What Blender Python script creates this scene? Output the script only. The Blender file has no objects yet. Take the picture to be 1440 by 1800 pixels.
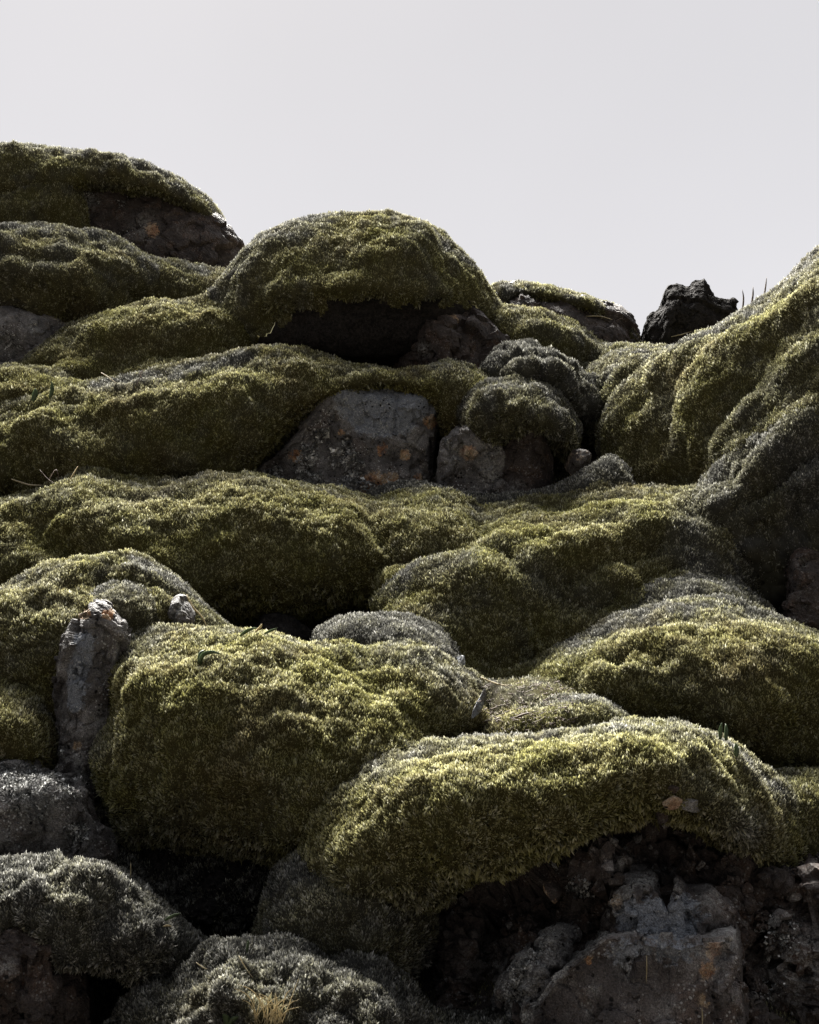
import bpy, math, random
import numpy as np
from mathutils import Vector

random.seed(7)
RNG = np.random.default_rng(11)
SC = bpy.context.scene
COL = SC.collection
R = math.radians

# ------------------------------------------------------------------ camera
CAMZ, FPX, HORIZ = 1.5, 2120.0, 1150.0          # eye height, focal length and horizon row, in 1440x1800 photo pixels
PITCH = math.atan((HORIZ - 900.0) / FPX)
cam_d = bpy.data.cameras.new('camera')
cam_d.sensor_fit = 'VERTICAL'
cam_d.sensor_height = 24.0
cam_d.lens = 24.0 * FPX / 1800.0
cam_d.clip_end = 3000.0
cam = bpy.data.objects.new('camera', cam_d)
COL.objects.link(cam)
cam.location = (0, 0, CAMZ)
cam.rotation_euler = (R(90) + PITCH, 0, 0)
SC.camera = cam

# ------------------------------------------------------------------ sky and sun
SUN_EL, SUN_AZ = R(44), R(-12)                   # sun stands behind the hill, a little to the left
world = bpy.data.worlds.new('World')
SC.world = world
world.use_nodes = True
wn, wl = world.node_tree.nodes, world.node_tree.links
wn.clear()
w_out = wn.new('ShaderNodeOutputWorld')
w_bg = wn.new('ShaderNodeBackground')
w_sky = wn.new('ShaderNodeTexSky')
w_sky.sky_type = 'NISHITA'
w_sky.sun_disc = False
w_sky.sun_elevation = SUN_EL
w_sky.sun_rotation = SUN_AZ
w_sky.air_density, w_sky.dust_density = 1.0, 2.0
w_tc = wn.new('ShaderNodeTexCoord')
w_sep = wn.new('ShaderNodeSeparateXYZ')
wl.new(w_tc.outputs['Generated'], w_sep.inputs[0])
# an overcast layer: bright cloud on the sun's side of the sky, heavier and darker cloud away from it
w_ramp = wn.new('ShaderNodeValToRGB')
w_map = wn.new('ShaderNodeMapRange')
w_map.inputs['From Min'].default_value = -1.0
w_map.inputs['From Max'].default_value = 1.0
wl.new(w_sep.outputs['Y'], w_map.inputs['Value'])
wl.new(w_map.outputs[0], w_ramp.inputs['Fac'])
w_ramp.color_ramp.elements[0].position = 0.42
w_ramp.color_ramp.elements[0].color = (0.120, 0.122, 0.130, 1)
w_ramp.color_ramp.elements[1].position = 0.86
w_ramp.color_ramp.elements[1].color = (0.680, 0.669, 0.690, 1)
w_noise = wn.new('ShaderNodeTexNoise')
w_noise.inputs['Scale'].default_value = 2.2
w_noise.inputs['Detail'].default_value = 4.0
wl.new(w_tc.outputs['Generated'], w_noise.inputs['Vector'])
w_nm = wn.new('ShaderNodeMapRange')
w_nm.inputs['From Min'].default_value = 0.3
w_nm.inputs['From Max'].default_value = 0.7
w_nm.inputs['To Min'].default_value = 0.965
w_nm.inputs['To Max'].default_value = 1.03
wl.new(w_noise.outputs['Fac'], w_nm.inputs['Value'])
w_mul = wn.new('ShaderNodeVectorMath'); w_mul.operation = 'SCALE'
wl.new(w_ramp.outputs['Color'], w_mul.inputs[0])
wl.new(w_nm.outputs[0], w_mul.inputs['Scale'])
# the overcast is brightest overhead, as overcast skies are
w_low = wn.new('ShaderNodeMapRange')
w_low.inputs['From Min'].default_value = 0.05
w_low.inputs['From Max'].default_value = 0.55
w_low.inputs['To Min'].default_value = 1.07
w_low.inputs['To Max'].default_value = 0.90
w_low.interpolation_type = 'SMOOTHSTEP'
wl.new(w_sep.outputs['Z'], w_low.inputs['Value'])
w_mul3 = wn.new('ShaderNodeVectorMath'); w_mul3.operation = 'SCALE'
wl.new(w_mul.outputs[0], w_mul3.inputs[0])
wl.new(w_low.outputs[0], w_mul3.inputs['Scale'])
w_mul = w_mul3
w_zen = wn.new('ShaderNodeMapRange'); w_zen.interpolation_type = 'SMOOTHSTEP'
w_zen.inputs['From Min'].default_value = 0.50
w_zen.inputs['From Max'].default_value = 0.95
w_zen.inputs['To Min'].default_value = 1.0
w_zen.inputs['To Max'].default_value = 5.2
wl.new(w_sep.outputs['Z'], w_zen.inputs['Value'])
w_mul2 = wn.new('ShaderNodeVectorMath'); w_mul2.operation = 'SCALE'
wl.new(w_mul.outputs[0], w_mul2.inputs[0])
wl.new(w_zen.outputs[0], w_mul2.inputs['Scale'])
w_mul = w_mul2
w_mix = wn.new('ShaderNodeMix'); w_mix.data_type = 'RGBA'
w_mix.inputs['Factor'].default_value = 0.996
wl.new(w_sky.outputs['Color'], w_mix.inputs['A'])
wl.new(w_mul.outputs[0], w_mix.inputs['B'])
wl.new(w_mix.outputs['Result'], w_bg.inputs['Color'])
w_bg.inputs['Strength'].default_value = 0.10
wl.new(w_bg.outputs[0], w_out.inputs['Surface'])

sun_d = bpy.data.lights.new('sun', 'SUN')
sun_d.energy = 5.0
sun_d.angle = R(34)
sun_d.color = (1.0, 0.965, 0.90)
sun = bpy.data.objects.new('sun', sun_d)
COL.objects.link(sun)
sdir = Vector((math.sin(SUN_AZ) * math.cos(SUN_EL), math.cos(SUN_AZ) * math.cos(SUN_EL), math.sin(SUN_EL)))
sun.rotation_euler = sdir.to_track_quat('Z', 'Y').to_euler()
sun.location = sdir * 40

SC.view_settings.view_transform = 'Standard'
SC.view_settings.look = 'None'
SC.view_settings.exposure = 3.5
SC.view_settings.gamma = 1.0

# ------------------------------------------------------------------ helpers: noise
_P = np.random.default_rng(3).permutation(256)
_P = np.concatenate([_P, _P, _P]).astype(np.int64)
_G = np.random.default_rng(5).normal(size=(256, 3)); _G /= np.linalg.norm(_G, axis=1)[:, None]

def perlin(p):
    i = np.floor(p).astype(np.int64); f = p - i
    i &= 255
    u = f * f * f * (f * (f * 6 - 15) + 10)
    out = np.zeros(len(p))
    for dx in (0, 1):
        wx = u[:, 0] if dx else 1 - u[:, 0]
        for dy in (0, 1):
            wy = u[:, 1] if dy else 1 - u[:, 1]
            for dz in (0, 1):
                wz = u[:, 2] if dz else 1 - u[:, 2]
                h = _P[_P[_P[i[:, 0] + dx] + i[:, 1] + dy] + i[:, 2] + dz]
                g = _G[h]
                out += wx * wy * wz * (g[:, 0] * (f[:, 0] - dx) + g[:, 1] * (f[:, 1] - dy) + g[:, 2] * (f[:, 2] - dz))
    return out * 1.6

def fbm(p, freq, octv=4, gain=0.5, off=0.0):
    q = p * freq + off
    a, s, t = 1.0, np.zeros(len(p)), 0.0
    for k in range(octv):
        s += a * perlin(q); t += a
        q = q * 2.03 + 17.3; a *= gain
    return s / t

def facets(p, freq, off=0.0, warp=0.3):
    """Chipped rock: every Voronoi cell is a tilted flat of its own. Returns height, and distance to the cell border."""
    q0 = p * freq + off
    q = q0 + warp * np.stack([fbm(p, freq * 2.2, 2, off=o) for o in (1, 23, 47)], 1)
    c = np.floor(q).astype(np.int64)
    n = len(q)
    d1 = np.full(n, 1e9); d2 = np.full(n, 1e9); val = np.zeros(n)
    for dx in (-1, 0, 1):
        for dy in (-1, 0, 1):
            for dz in (-1, 0, 1):
                k = c + np.array((dx, dy, dz))
                h = _P[_P[_P[k[:, 0] & 255] + (k[:, 1] & 255)] + (k[:, 2] & 255)]
                h2 = _P[h + 71]; h3 = _P[h2 + 13]
                seed = k + np.stack([h, h2, h3], 1) / 256.0
                r = q - seed
                d = np.einsum('ij,ij->i', r, r)
                tilt = np.einsum('ij,ij->i', q0 - seed, _G[_P[h3 + 5]]) * 0.75 + (_P[h3 + 31] / 255.0 - 0.5)
                new = d < d1
                d2 = np.where(new, d1, np.minimum(d2, d))
                val = np.where(new, tilt, val)
                d1 = np.where(new, d, d1)
    return val, np.sqrt(d2) - np.sqrt(d1)

# ------------------------------------------------------------------ helpers: picture geometry
def P(x, y, Y):
    """world points at depth Y that the photograph shows at pixel (x, y)"""
    x, y, Y = np.broadcast_arrays(np.asarray(x, float), np.asarray(y, float), np.asarray(Y, float))
    return np.stack([_cx(x, y, Y), Y, _cz(x, y, Y)], -1)

_cp, _sp = math.cos(PITCH), math.sin(PITCH)
def _ray(x, y):
    a = (x - 720.0) / FPX; b = (900.0 - y) / FPX
    return a, _cp - b * _sp, _sp + b * _cp
def _cx(x, y, Y):
    a, fy, fz = _ray(x, y); return a / fy * Y
def _cz(x, y, Y):
    a, fy, fz = _ray(x, y); return CAMZ + fz / fy * Y

def proj(v):
    d = v[:, 1] * _cp + (v[:, 2] - CAMZ) * _sp
    u = -v[:, 1] * _sp + (v[:, 2] - CAMZ) * _cp
    d = np.maximum(d, 0.05)
    return 720 + FPX * v[:, 0] / d, 900 - FPX * u / d, d

def catmull(a, t):
    a = np.asarray(a, float)
    if a.ndim == 1: a = a[:, None]
    n = len(a)
    x = t * (n - 1)
    i = np.clip(np.floor(x).astype(int), 0, n - 2); f = (x - i)[:, None]
    g = lambda k: a[np.clip(k, 0, n - 1)]
    p0, p1, p2, p3 = g(i - 1), g(i), g(i + 1), g(i + 2)
    p0 = np.where((i == 0)[:, None], 2 * p1 - p2, p0)
    p3 = np.where((i == n - 2)[:, None], 2 * p2 - p1, p3)
    return 0.5 * (2 * p1 + (p2 - p0) * f + (2 * p0 - 5 * p1 + 4 * p2 - p3) * f ** 2 + (3 * p1 - p0 - 3 * p2 + p3) * f ** 3)

def linear(a, t):
    a = np.asarray(a, float)
    if a.ndim == 1: a = a[:, None]
    x = t * (len(a) - 1)
    i = np.clip(np.floor(x).astype(int), 0, len(a) - 2); f = (x - i)[:, None]
    return a[i] * (1 - f) + a[i + 1] * f

def grid_normals(g):
    du = np.gradient(g, axis=0)
    dv = np.roll(g, -1, 1) - np.roll(g, 1, 1)
    n = np.cross(dv, du)
    n /= np.linalg.norm(n, axis=-1, keepdims=True) + 1e-9
    return n

def line_dist(px, py, pts):
    best = np.full(px.shape, 1e9)
    if len(pts) == 1:
        return np.hypot(px - pts[0][0], py - pts[0][1])
    for (x0, y0), (x1, y1) in zip(pts[:-1], pts[1:]):
        dx, dy = x1 - x0, y1 - y0
        t = np.clip(((px - x0) * dx + (py - y0) * dy) / (dx * dx + dy * dy + 1e-9), 0, 1)
        best = np.minimum(best, np.hypot(px - x0 - t * dx, py - y0 - t * dy))
    return best

class Surf: pass

def body(cols, Y, bulge, belly=0.5, under=0.3, back=None, step=5.0, curve=True, top=1.0,
         lump=(0.10, 1.9), lump2=(0.055, 5.0), edge=0.75, facet=None, rough=None, bumps=(), off=0.0, sag=0.35):
    """A closed solid: every column (crest x, y, foot x, y) of the photograph becomes a cross-section with a crest at depth Y, a belly that comes
    forward by bulge, a foot that is undercut, and a back of its own."""
    cols = np.array(cols, float)
    n = len(cols)
    Y = np.full(n, Y, float) if np.isscalar(Y) else np.array(Y, float)
    bulge = np.full(n, bulge, float) if np.isscalar(bulge) else np.array(bulge, float)
    if back is None: back = bulge * 0.9 + 0.05
    back = np.full(n, back, float) if np.isscalar(back) else np.array(back, float)
    belly = np.full(n, belly, float) if np.isscalar(belly) else np.array(belly, float)
    under = np.full(n, under, float) if np.isscalar(under) else np.array(under, float)
    for right in (False, True):                      # bodies that run out of the picture go on and round off there
        e = -1 if right else 0
        x0 = cols[e, 0]
        if (right and x0 > 1490) or (not right and x0 < -60):
            sg = 1 if right else -1
            hh = cols[e, 3] - cols[e, 1]
            ext = np.array([[cols[e, 0] + sg * 200, cols[e, 1] + .10 * hh, cols[e, 2] + sg * 200, cols[e, 3]], [cols[e, 0] + sg * 330, cols[e, 1] + .7 * hh, cols[e, 2] + sg * 330, cols[e, 3]]])
            join = (lambda a, k1, k2: np.concatenate([a, [a[-1] * k1, a[-1] * k2]])) if right else (lambda a, k1, k2: np.concatenate([[a[0] * k2, a[0] * k1], a]))
            cols = np.concatenate([cols, ext]) if right else np.concatenate([ext[::-1], cols])
            Y, bulge, back, belly, under = join(Y, 1, 1), join(bulge, .8, .12), join(back, .8, .2), join(belly, 1, 1), join(under, 1, 1)
    ctl = np.concatenate([cols, Y[:, None], bulge[:, None], back[:, None], belly[:, None], under[:, None]], 1)
    f = catmull if curve else linear
    dense = f(ctl, np.linspace(0, 1, 400))
    ln = np.hypot(*np.diff(dense[:, :2], axis=0).T) + 0.6 * np.hypot(*np.diff(dense[:, 2:4], axis=0).T)
    acc = np.concatenate([[0], np.cumsum(ln)]); tot = acc[-1]
    nu = int(np.clip(tot / 1.6 / step, 14, 420))
    t = np.interp(np.linspace(0, tot, nu), acc, np.linspace(0, 1, 400))
    c = f(ctl, t)
    h_px = np.max(np.abs(c[:, 3] - c[:, 1]))
    bm = float(belly.mean())
    n1 = int(np.clip(h_px * bm * 1.5 / step, 10, 130)); n2 = int(np.clip(h_px * (1 - bm) * 1.3 / step, 7, 130))
    nb, nk = 6, 16
    th = np.linspace(0, math.pi / 2, n1, endpoint=False)
    ph = np.linspace(0, math.pi / 2, n2)
    be, un = np.clip(c[:, 7:8], .03, .97), c[:, 8:9]
    g = np.concatenate([be * (1 - np.cos(th)) ** top, be + (1 - be) * np.sin(ph)], 1)
    h = np.concatenate([np.repeat(np.sin(th)[None], nu, 0), 1 - un * (1 - np.cos(ph))], 1)
    bu = np.maximum(c[:, 5], 0.004); bk = np.maximum(c[:, 6], 0.004)
    px = c[:, 0:1] + (c[:, 2:3] - c[:, 0:1]) * g
    py = c[:, 1:2] + (c[:, 3:4] - c[:, 1:2]) * g
    front = P(px, py, c[:, 4:5] - bu[:, None] * h)
    foot, crest = front[:, -1], front[:, 0]
    w = np.linspace(0, 1, nb + 1)[1:]
    yb = c[:, 4] + bk
    bot = np.empty((nu, nb, 3))
    bot[..., 0] = foot[:, None, 0]
    bot[..., 1] = foot[:, None, 1] + (yb - foot[:, 1])[:, None] * w
    bot[..., 2] = foot[:, None, 2] - sag * np.sin(w * math.pi / 2) * np.minimum(bk, 0.3)[:, None]
    ps = np.linspace(0, math.pi / 2, nk + 2)[1:-1]
    bac = np.empty((nu, nk, 3))
    e0 = bot[:, -1]
    bac[..., 0] = e0[:, None, 0] + (crest - e0)[:, None, 0] * np.sin(ps)
    bac[..., 1] = crest[:, None, 1] + (e0 - crest)[:, None, 1] * np.cos(ps)
    bac[..., 2] = e0[:, None, 2] + (crest - e0)[:, None, 2] * np.sin(ps)
    gr = np.concatenate([front, bot, bac], 1)
    nv = gr.shape[1]
    nrm = grid_normals(gr)
    flat = gr.reshape(-1, 3)
    d = np.zeros(len(flat))
    fin = np.minimum(1, np.minimum(np.arange(nu), np.arange(nu)[::-1]) / max(3, nu * 0.06))
    fin = np.repeat(fin, nv)
    mid_w = np.full((nu, nv), 0.5); mid_w[:, :n1 + n2] = edge + 0.6 * np.sin(math.pi * np.clip(g, 0, 1)) ** 0.7
    mid_w = mid_w.ravel()
    if lump: d += lump[0] * fbm(flat, lump[1], 3, 0.5, off)
    if lump2: d += lump2[0] * fbm(flat, lump2[1], 4, 0.55, off + 9)
    d *= mid_w
    if lump2: d += 0.019 * fbm(flat, 15.0, 3, 0.6, off + 77)
    qx, qy, qd = proj(flat)
    fr = np.zeros((nu, nv), bool); fr[:, :n1 + n2] = True; fr = fr.ravel()
    for pts, rad, amp in bumps:
        if isinstance(pts, tuple): pts = [pts]
        d += np.where(fr, amp * np.exp(-(line_dist(qx, qy, pts) / rad) ** 2), 0)
    d *= (0.25 + 0.75 * fin) * np.repeat(np.clip(c[:, 5] / 0.55, 0.35, 1.15), nv)
    v = flat + nrm.reshape(-1, 3) * d[:, None]
    if facet:
        for amp, fq in facet:
            nn = grid_normals(v.reshape(nu, nv, 3)).reshape(-1, 3)
            a, e = facets(v, fq, off + 3.3)
            crack = np.exp(-(e / 0.05) ** 2)
            v = v + nn * (amp * (a * (0.4 + 0.6 * fin)) - amp * 0.10 * crack)[:, None]
    if rough:
        nn = grid_normals(v.reshape(nu, nv, 3)).reshape(-1, 3)
        v = v + nn * (rough[0] * (fbm(v, rough[1], 4, 0.6, off + 31) + 0.7 * (0.5 - np.abs(fbm(v, rough[1] * 1.7, 4, 0.6, off + 61)))))[:, None]
    s = Surf()
    s.v = v
    s.n = grid_normals(v.reshape(nu, nv, 3)).reshape(-1, 3)
    i = np.arange(nu - 1)[:, None] * nv; j = np.arange(nv)[None]; j2 = (j + 1) % nv
    s.q = np.stack([i + j, i + j2, i + nv + j2, i + nv + j], -1).reshape(-1, 4)
    # close both ends with a fan
    c0, c1 = gr[0].mean(0), gr[-1].mean(0)
    k = len(v)
    s.v = np.concatenate([s.v, [v[:nv].mean(0), v[-nv:].mean(0)]])
    s.n = np.concatenate([s.n, [[-1, 0, 0], [1, 0, 0]]])
    jj = np.arange(nv); jn = (jj + 1) % nv
    s.t = np.concatenate([np.stack([np.full(nv, k), jn, jj], 1), np.stack([np.full(nv, k + 1), len(v) - nv + jj, len(v) - nv + jn], 1)])
    s.px, s.py, s.d = proj(s.v)
    s.nu, s.nv = nu, nv
    s.front = np.concatenate([fr, [False, False]])
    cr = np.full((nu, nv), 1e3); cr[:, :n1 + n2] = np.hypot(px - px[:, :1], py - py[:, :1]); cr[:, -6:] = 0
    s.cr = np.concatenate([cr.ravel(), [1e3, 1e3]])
    return s

# ------------------------------------------------------------------ helpers: meshes and properties
def make_mesh(name, v, quads, tris, mat, attr=None, smooth_quads=True, smooth_tris=True, normals=None):
    me = bpy.data.meshes.new(name)
    me.materials.append(mat)
    fill_mesh(me, v, quads, tris, attr, smooth_quads, smooth_tris, normals)
    return me

def fill_mesh(me, v, quads, tris, attr=None, smooth_quads=True, smooth_tris=True, normals=None):
    nq, nt = len(quads), len(tris)
    me.vertices.add(len(v)); me.vertices.foreach_set('co', np.ascontiguousarray(v, np.float32).ravel())
    li = np.concatenate([np.asarray(quads, np.int32).ravel(), np.asarray(tris, np.int32).ravel()])
    me.loops.add(len(li)); me.loops.foreach_set('vertex_index', li.astype(np.int32))
    me.polygons.add(nq + nt)
    me.polygons.foreach_set('loop_start', np.concatenate([np.arange(nq) * 4, nq * 4 + np.arange(nt) * 3]).astype(np.int32))
    sm = np.zeros(nq + nt, bool); sm[:nq] = smooth_quads; sm[nq:] = smooth_tris
    me.polygons.foreach_set('use_smooth', sm)
    if attr is not None:
        a = me.attributes.new('look', 'FLOAT_COLOR', 'POINT')
        a.data.foreach_set('color', np.ascontiguousarray(attr, np.float32).ravel())
    if normals is not None:
        a = me.attributes.new('custom_normal', 'FLOAT_VECTOR', 'POINT')
        a.data.foreach_set('vector', np.ascontiguousarray(normals, np.float32).ravel())
    me.update(calc_edges=True)

def link(name, me, parent=None):
    o = bpy.data.objects.new(name, me); COL.objects.link(o)
    if parent is not None: o.parent = parent
    return o

def tag(o, label=None, cat=None, group=None, kind=None):
    if label: o['label'] = label
    if cat: o['category'] = cat
    if group: o['group'] = group
    if kind: o['kind'] = kind
    return o

def centred(me_list):
    """base point of several meshes"""
    lo, hi = np.full(3, 1e9), np.full(3, -1e9)
    for me in me_list:
        a = np.empty(len(me.vertices) * 3, np.float32); me.vertices.foreach_get('co', a); a = a.reshape(-1, 3)
        lo = np.minimum(lo, a.min(0)); hi = np.maximum(hi, a.max(0))
    return np.array([(lo[0] + hi[0]) / 2, (lo[1] + hi[1]) / 2, lo[2]])

BASE = {}
def shift(me, base):
    BASE[me.name] = BASE.get(me.name, 0) + base
    a = np.empty(len(me.vertices) * 3, np.float32); me.vertices.foreach_get('co', a)
    a = a.reshape(-1, 3) - base.astype(np.float32)
    me.vertices.foreach_set('co', a.ravel()); me.update()

def thing(name, label, cat, parts, group=None):
    """parts: [(part name, mesh, label or None)] -> an Empty at the base with the parts as children; one lone mesh stays a single object"""
    base = centred([p[1] for p in parts])
    e = bpy.data.objects.new(name, None); COL.objects.link(e)
    e.empty_display_size = 0.1
    e.location = base
    for p in parts:
        shift(p[1], base)
        o = link(p[0], p[1], e)
        if len(p) > 2 and p[2]: o['label'] = p[2]
        if p[0] == 'lichen': o['kind'] = 'stuff'
    tag(e, label, cat, group)
    return e

def solo(name, label, cat, me, group=None, kind=None):
    base = centred([me]); shift(me, base)
    o = link(name, me); o.location = base
    return tag(o, label, cat, group, kind)

# ------------------------------------------------------------------ materials
def mat_new(name):
    m = bpy.data.materials.new(name); m.use_nodes = True
    nt = m.node_tree; nt.nodes.clear()
    return m, nt.nodes, nt.links

def N(nodes, typ, **kw):
    n = nodes.new(typ)
    for k, v in kw.items(): setattr(n, k, v)
    return n

def noise_node(nodes, links, scale, detail=4.0, rough=0.55):
    tc = N(nodes, 'ShaderNodeTexCoord'); n = N(nodes, 'ShaderNodeTexNoise')
    n.inputs['Scale'].default_value = scale; n.inputs['Detail'].default_value = detail; n.inputs['Roughness'].default_value = rough
    g = N(nodes, 'ShaderNodeNewGeometry')
    links.new(g.outputs['Position'], n.inputs['Vector'])
    return n

def ramp(nodes, links, src, stops):
    r = N(nodes, 'ShaderNodeValToRGB'); links.new(src, r.inputs['Fac'])
    e = r.color_ramp.elements
    while len(e) < len(stops): e.new(0.5)
    for k, (p, c) in enumerate(stops):
        e[k].position = p; e[k].color = (*c, 1) if len(c) == 3 else c
    return r.outputs['Color']

def mixc(nodes, links, fac, a, b, mode='MIX'):
    m = N(nodes, 'ShaderNodeMix', data_type='RGBA', blend_type=mode)
    for sock, val in (('Factor', fac), ('A', a), ('B', b)):
        if isinstance(val, (int, float)): m.inputs[sock].default_value = val
        elif isinstance(val, tuple): m.inputs[sock].default_value = (*val, 1)
        else: links.new(val, m.inputs[sock])
    return m.outputs['Result']

def math_n(nodes, links, op, a, b=None):
    m = N(nodes, 'ShaderNodeMath', operation=op)
    for k, v in enumerate((a, b)):
        if v is None: continue
        if isinstance(v, (int, float)): m.inputs[k].default_value = v
        else: links.new(v, m.inputs[k])
    return m.outputs[0]

def moss_material():
    """look = (tip 0..1, greyness 0..1, random per shoot)"""
    m, n, l = mat_new('moss')
    at = N(n, 'ShaderNodeAttribute', attribute_name='look')
    sp = N(n, 'ShaderNodeSeparateColor'); l.new(at.outputs['Color'], sp.inputs[0])
    tip, grey, rnd = sp.outputs[0], sp.outputs[1], sp.outputs[2]
    big = noise_node(n, l, 2.6, 4).outputs['Fac']
    mid = noise_node(n, l, 14.0, 3).outputs['Fac']
    stem = ramp(n, l, rnd, [(0.0, (0.012, 0.011, 0.007)), (0.5, (0.028, 0.026, 0.013)), (1.0, (0.055, 0.052, 0.024))])
    stem = mixc(n, l, math_n(n, l, 'MULTIPLY', mid, 0.35), stem, (0.085, 0.058, 0.022))
    tipc = ramp(n, l, rnd, [(0.0, (0.085, 0.075, 0.030)), (0.4, (0.40, 0.375, 0.165)), (0.75, (0.56, 0.54, 0.29)), (1.0, (0.66, 0.64, 0.46))])
    tipc = mixc(n, l, ramp(n, l, big, [(0.42, (0, 0, 0)), (0.62, (1, 1, 1))]), tipc, mixc(n, l, 0.5, tipc, (0.30, 0.30, 0.07)))
    dead = ramp(n, l, noise_node(n, l, 1.7, 5, 0.6).outputs['Fac'], [(0.52, (0, 0, 0)), (0.68, (0.55, 0.55, 0.55))])
    tipc = mixc(n, l, dead, tipc, (0.24, 0.19, 0.105))
    green = mixc(n, l, tip, stem, tipc)
    gstem = ramp(n, l, rnd, [(0.0, (0.022, 0.022, 0.020)), (1.0, (0.075, 0.074, 0.066))])
    gtip = ramp(n, l, rnd, [(0.0, (0.06, 0.06, 0.058)), (0.5, (0.20, 0.197, 0.178)), (0.85, (0.37, 0.365, 0.335)), (1.0, (0.52, 0.515, 0.48))])
    gr = mixc(n, l, tip, gstem, gtip)
    c = mixc(n, l, grey, green, gr)
    d = N(n, 'ShaderNodeBsdfDiffuse'); t = N(n, 'ShaderNodeBsdfTranslucent')
    l.new(c, d.inputs['Color']); l.new(c, t.inputs['Color'])
    ms = N(n, 'ShaderNodeMixShader'); ms.inputs[0].default_value = 0.35
    l.new(d.outputs[0], ms.inputs[1]); l.new(t.outputs[0], ms.inputs[2])
    o = N(n, 'ShaderNodeOutputMaterial'); l.new(ms.outputs[0], o.inputs['Surface'])
    return m

def rock_material(name, dark, mid_c, light, warm=0.12, gloss=0.7, spots=0.5, spec=0.14):
    """look = (rust stain, pale lichen crust and painted lit edges, slate blue)"""
    m, n, l = mat_new(name)
    at = N(n, 'ShaderNodeAttribute', attribute_name='look')
    sp = N(n, 'ShaderNodeSeparateColor'); l.new(at.outputs['Color'], sp.inputs[0])
    big = noise_node(n, l, 5.0, 6, 0.62).outputs['Fac']
    fine = noise_node(n, l, 42.0, 6, 0.7).outputs['Fac']
    grain = noise_node(n, l, 190.0, 3, 0.7).outputs['Fac']
    c = ramp(n, l, big, [(0.30, dark), (0.52, mid_c), (0.72, light)])
    c = mixc(n, l, ramp(n, l, fine, [(0.35, (0, 0, 0)), (0.7, (0.75, 0.75, 0.75))]), c, mixc(n, l, 0.5, c, (0.085, 0.073, 0.066)))
    rust = noise_node(n, l, 9.0, 6, 0.65).outputs['Fac']
    rf = ramp(n, l, rust, [(0.50, (0, 0, 0)), (0.68, (1, 1, 1))])
    c = mixc(n, l, math_n(n, l, 'MULTIPLY', rf, warm), c, (0.17, 0.085, 0.04))
    wob = math_n(n, l, 'ADD', math_n(n, l, 'MULTIPLY', math_n(n, l, 'SUBTRACT', fine, 0.5), 1.1), math_n(n, l, 'MULTIPLY', math_n(n, l, 'SUBTRACT', rust, 0.5), 1.6))
    edge_of = lambda v: ramp(n, l, math_n(n, l, 'ADD', v, math_n(n, l, 'MULTIPLY', wob, math_n(n, l, 'MINIMUM', 1.0, math_n(n, l, 'MULTIPLY', v, 3.0)))), [(0.36, (0, 0, 0)), (0.50, (1, 1, 1))])
    c = mixc(n, l, edge_of(sp.outputs[2]), c, mixc(n, l, fine, (0.10, 0.110, 0.128), (0.23, 0.245, 0.27)))
    rs = math_n(n, l, 'MULTIPLY', edge_of(sp.outputs[0]), ramp(n, l, fine, [(0.3, (.35, .35, .35)), (0.62, (.9, .9, .9))]))
    c = mixc(n, l, rs, c, ramp(n, l, rust, [(0.36, (0.16, 0.07, 0.035)), (0.46, (0.34, 0.17, 0.075)), (0.56, (0.40, 0.29, 0.17)), (0.68, (0.22, 0.17, 0.13))]))
    # crusts of pale lichen, and the slab's painted lit edges
    v = N(n, 'ShaderNodeTexVoronoi'); v.inputs['Scale'].default_value = 26.0
    g = N(n, 'ShaderNodeNewGeometry'); l.new(g.outputs['Position'], v.inputs['Vector'])
    lich = math_n(n, l, 'MULTIPLY', ramp(n, l, fine, [(0.56, (0, 0, 0)), (0.64, (1, 1, 1))]), ramp(n, l, big, [(0.47, (0, 0, 0)), (0.6, (1, 1, 1))]))
    lich = math_n(n, l, 'MULTIPLY', lich, spots)
    crust = math_n(n, l, 'MULTIPLY', sp.outputs[1], ramp(n, l, fine, [(0.42, (0, 0, 0)), (0.55, (1, 1, 1))]))
    lich = math_n(n, l, 'MAXIMUM', lich, crust)
    c = mixc(n, l, lich, c, mixc(n, l, grain, (0.22, 0.22, 0.21), (0.42, 0.42, 0.40)))
    # grain, gas pores and small round lichens
    gk = N(n, 'ShaderNodeMapRange'); gk.inputs['From Min'].default_value = 0.36; gk.inputs['From Max'].default_value = 0.64
    gk.inputs['To Min'].default_value = 0.45; gk.inputs['To Max'].default_value = 1.55; l.new(grain, gk.inputs['Value'])
    vm = N(n, 'ShaderNodeVectorMath', operation='SCALE'); l.new(c, vm.inputs[0]); l.new(gk.outputs[0], vm.inputs['Scale'])
    c = vm.outputs[0]
    v2 = N(n, 'ShaderNodeTexVoronoi'); v2.inputs['Scale'].default_value = 58.0; l.new(g.outputs['Position'], v2.inputs['Vector'])
    lsp = math_n(n, l, 'MULTIPLY', ramp(n, l, v2.outputs['Distance'], [(0.22, (1, 1, 1)), (0.30, (0, 0, 0))]), ramp(n, l, rust, [(0.50, (0, 0, 0)), (0.56, (1, 1, 1))]))
    c = mixc(n, l, math_n(n, l, 'MULTIPLY', lsp, min(1.0, spots * .9)), c, (0.40, 0.40, 0.385))
    pore = math_n(n, l, 'MULTIPLY', ramp(n, l, v.outputs['Distance'], [(0.16, (1, 1, 1)), (0.22, (0, 0, 0))]), ramp(n, l, big, [(0.44, (1, 1, 1)), (0.52, (0, 0, 0))]))
    c = mixc(n, l, pore, c, (0.010, 0.009, 0.009))
    b = N(n, 'ShaderNodeBsdfPrincipled')
    l.new(c, b.inputs['Base Color']); b.inputs['Roughness'].default_value = gloss
    b.inputs['Specular IOR Level'].default_value = spec
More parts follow.
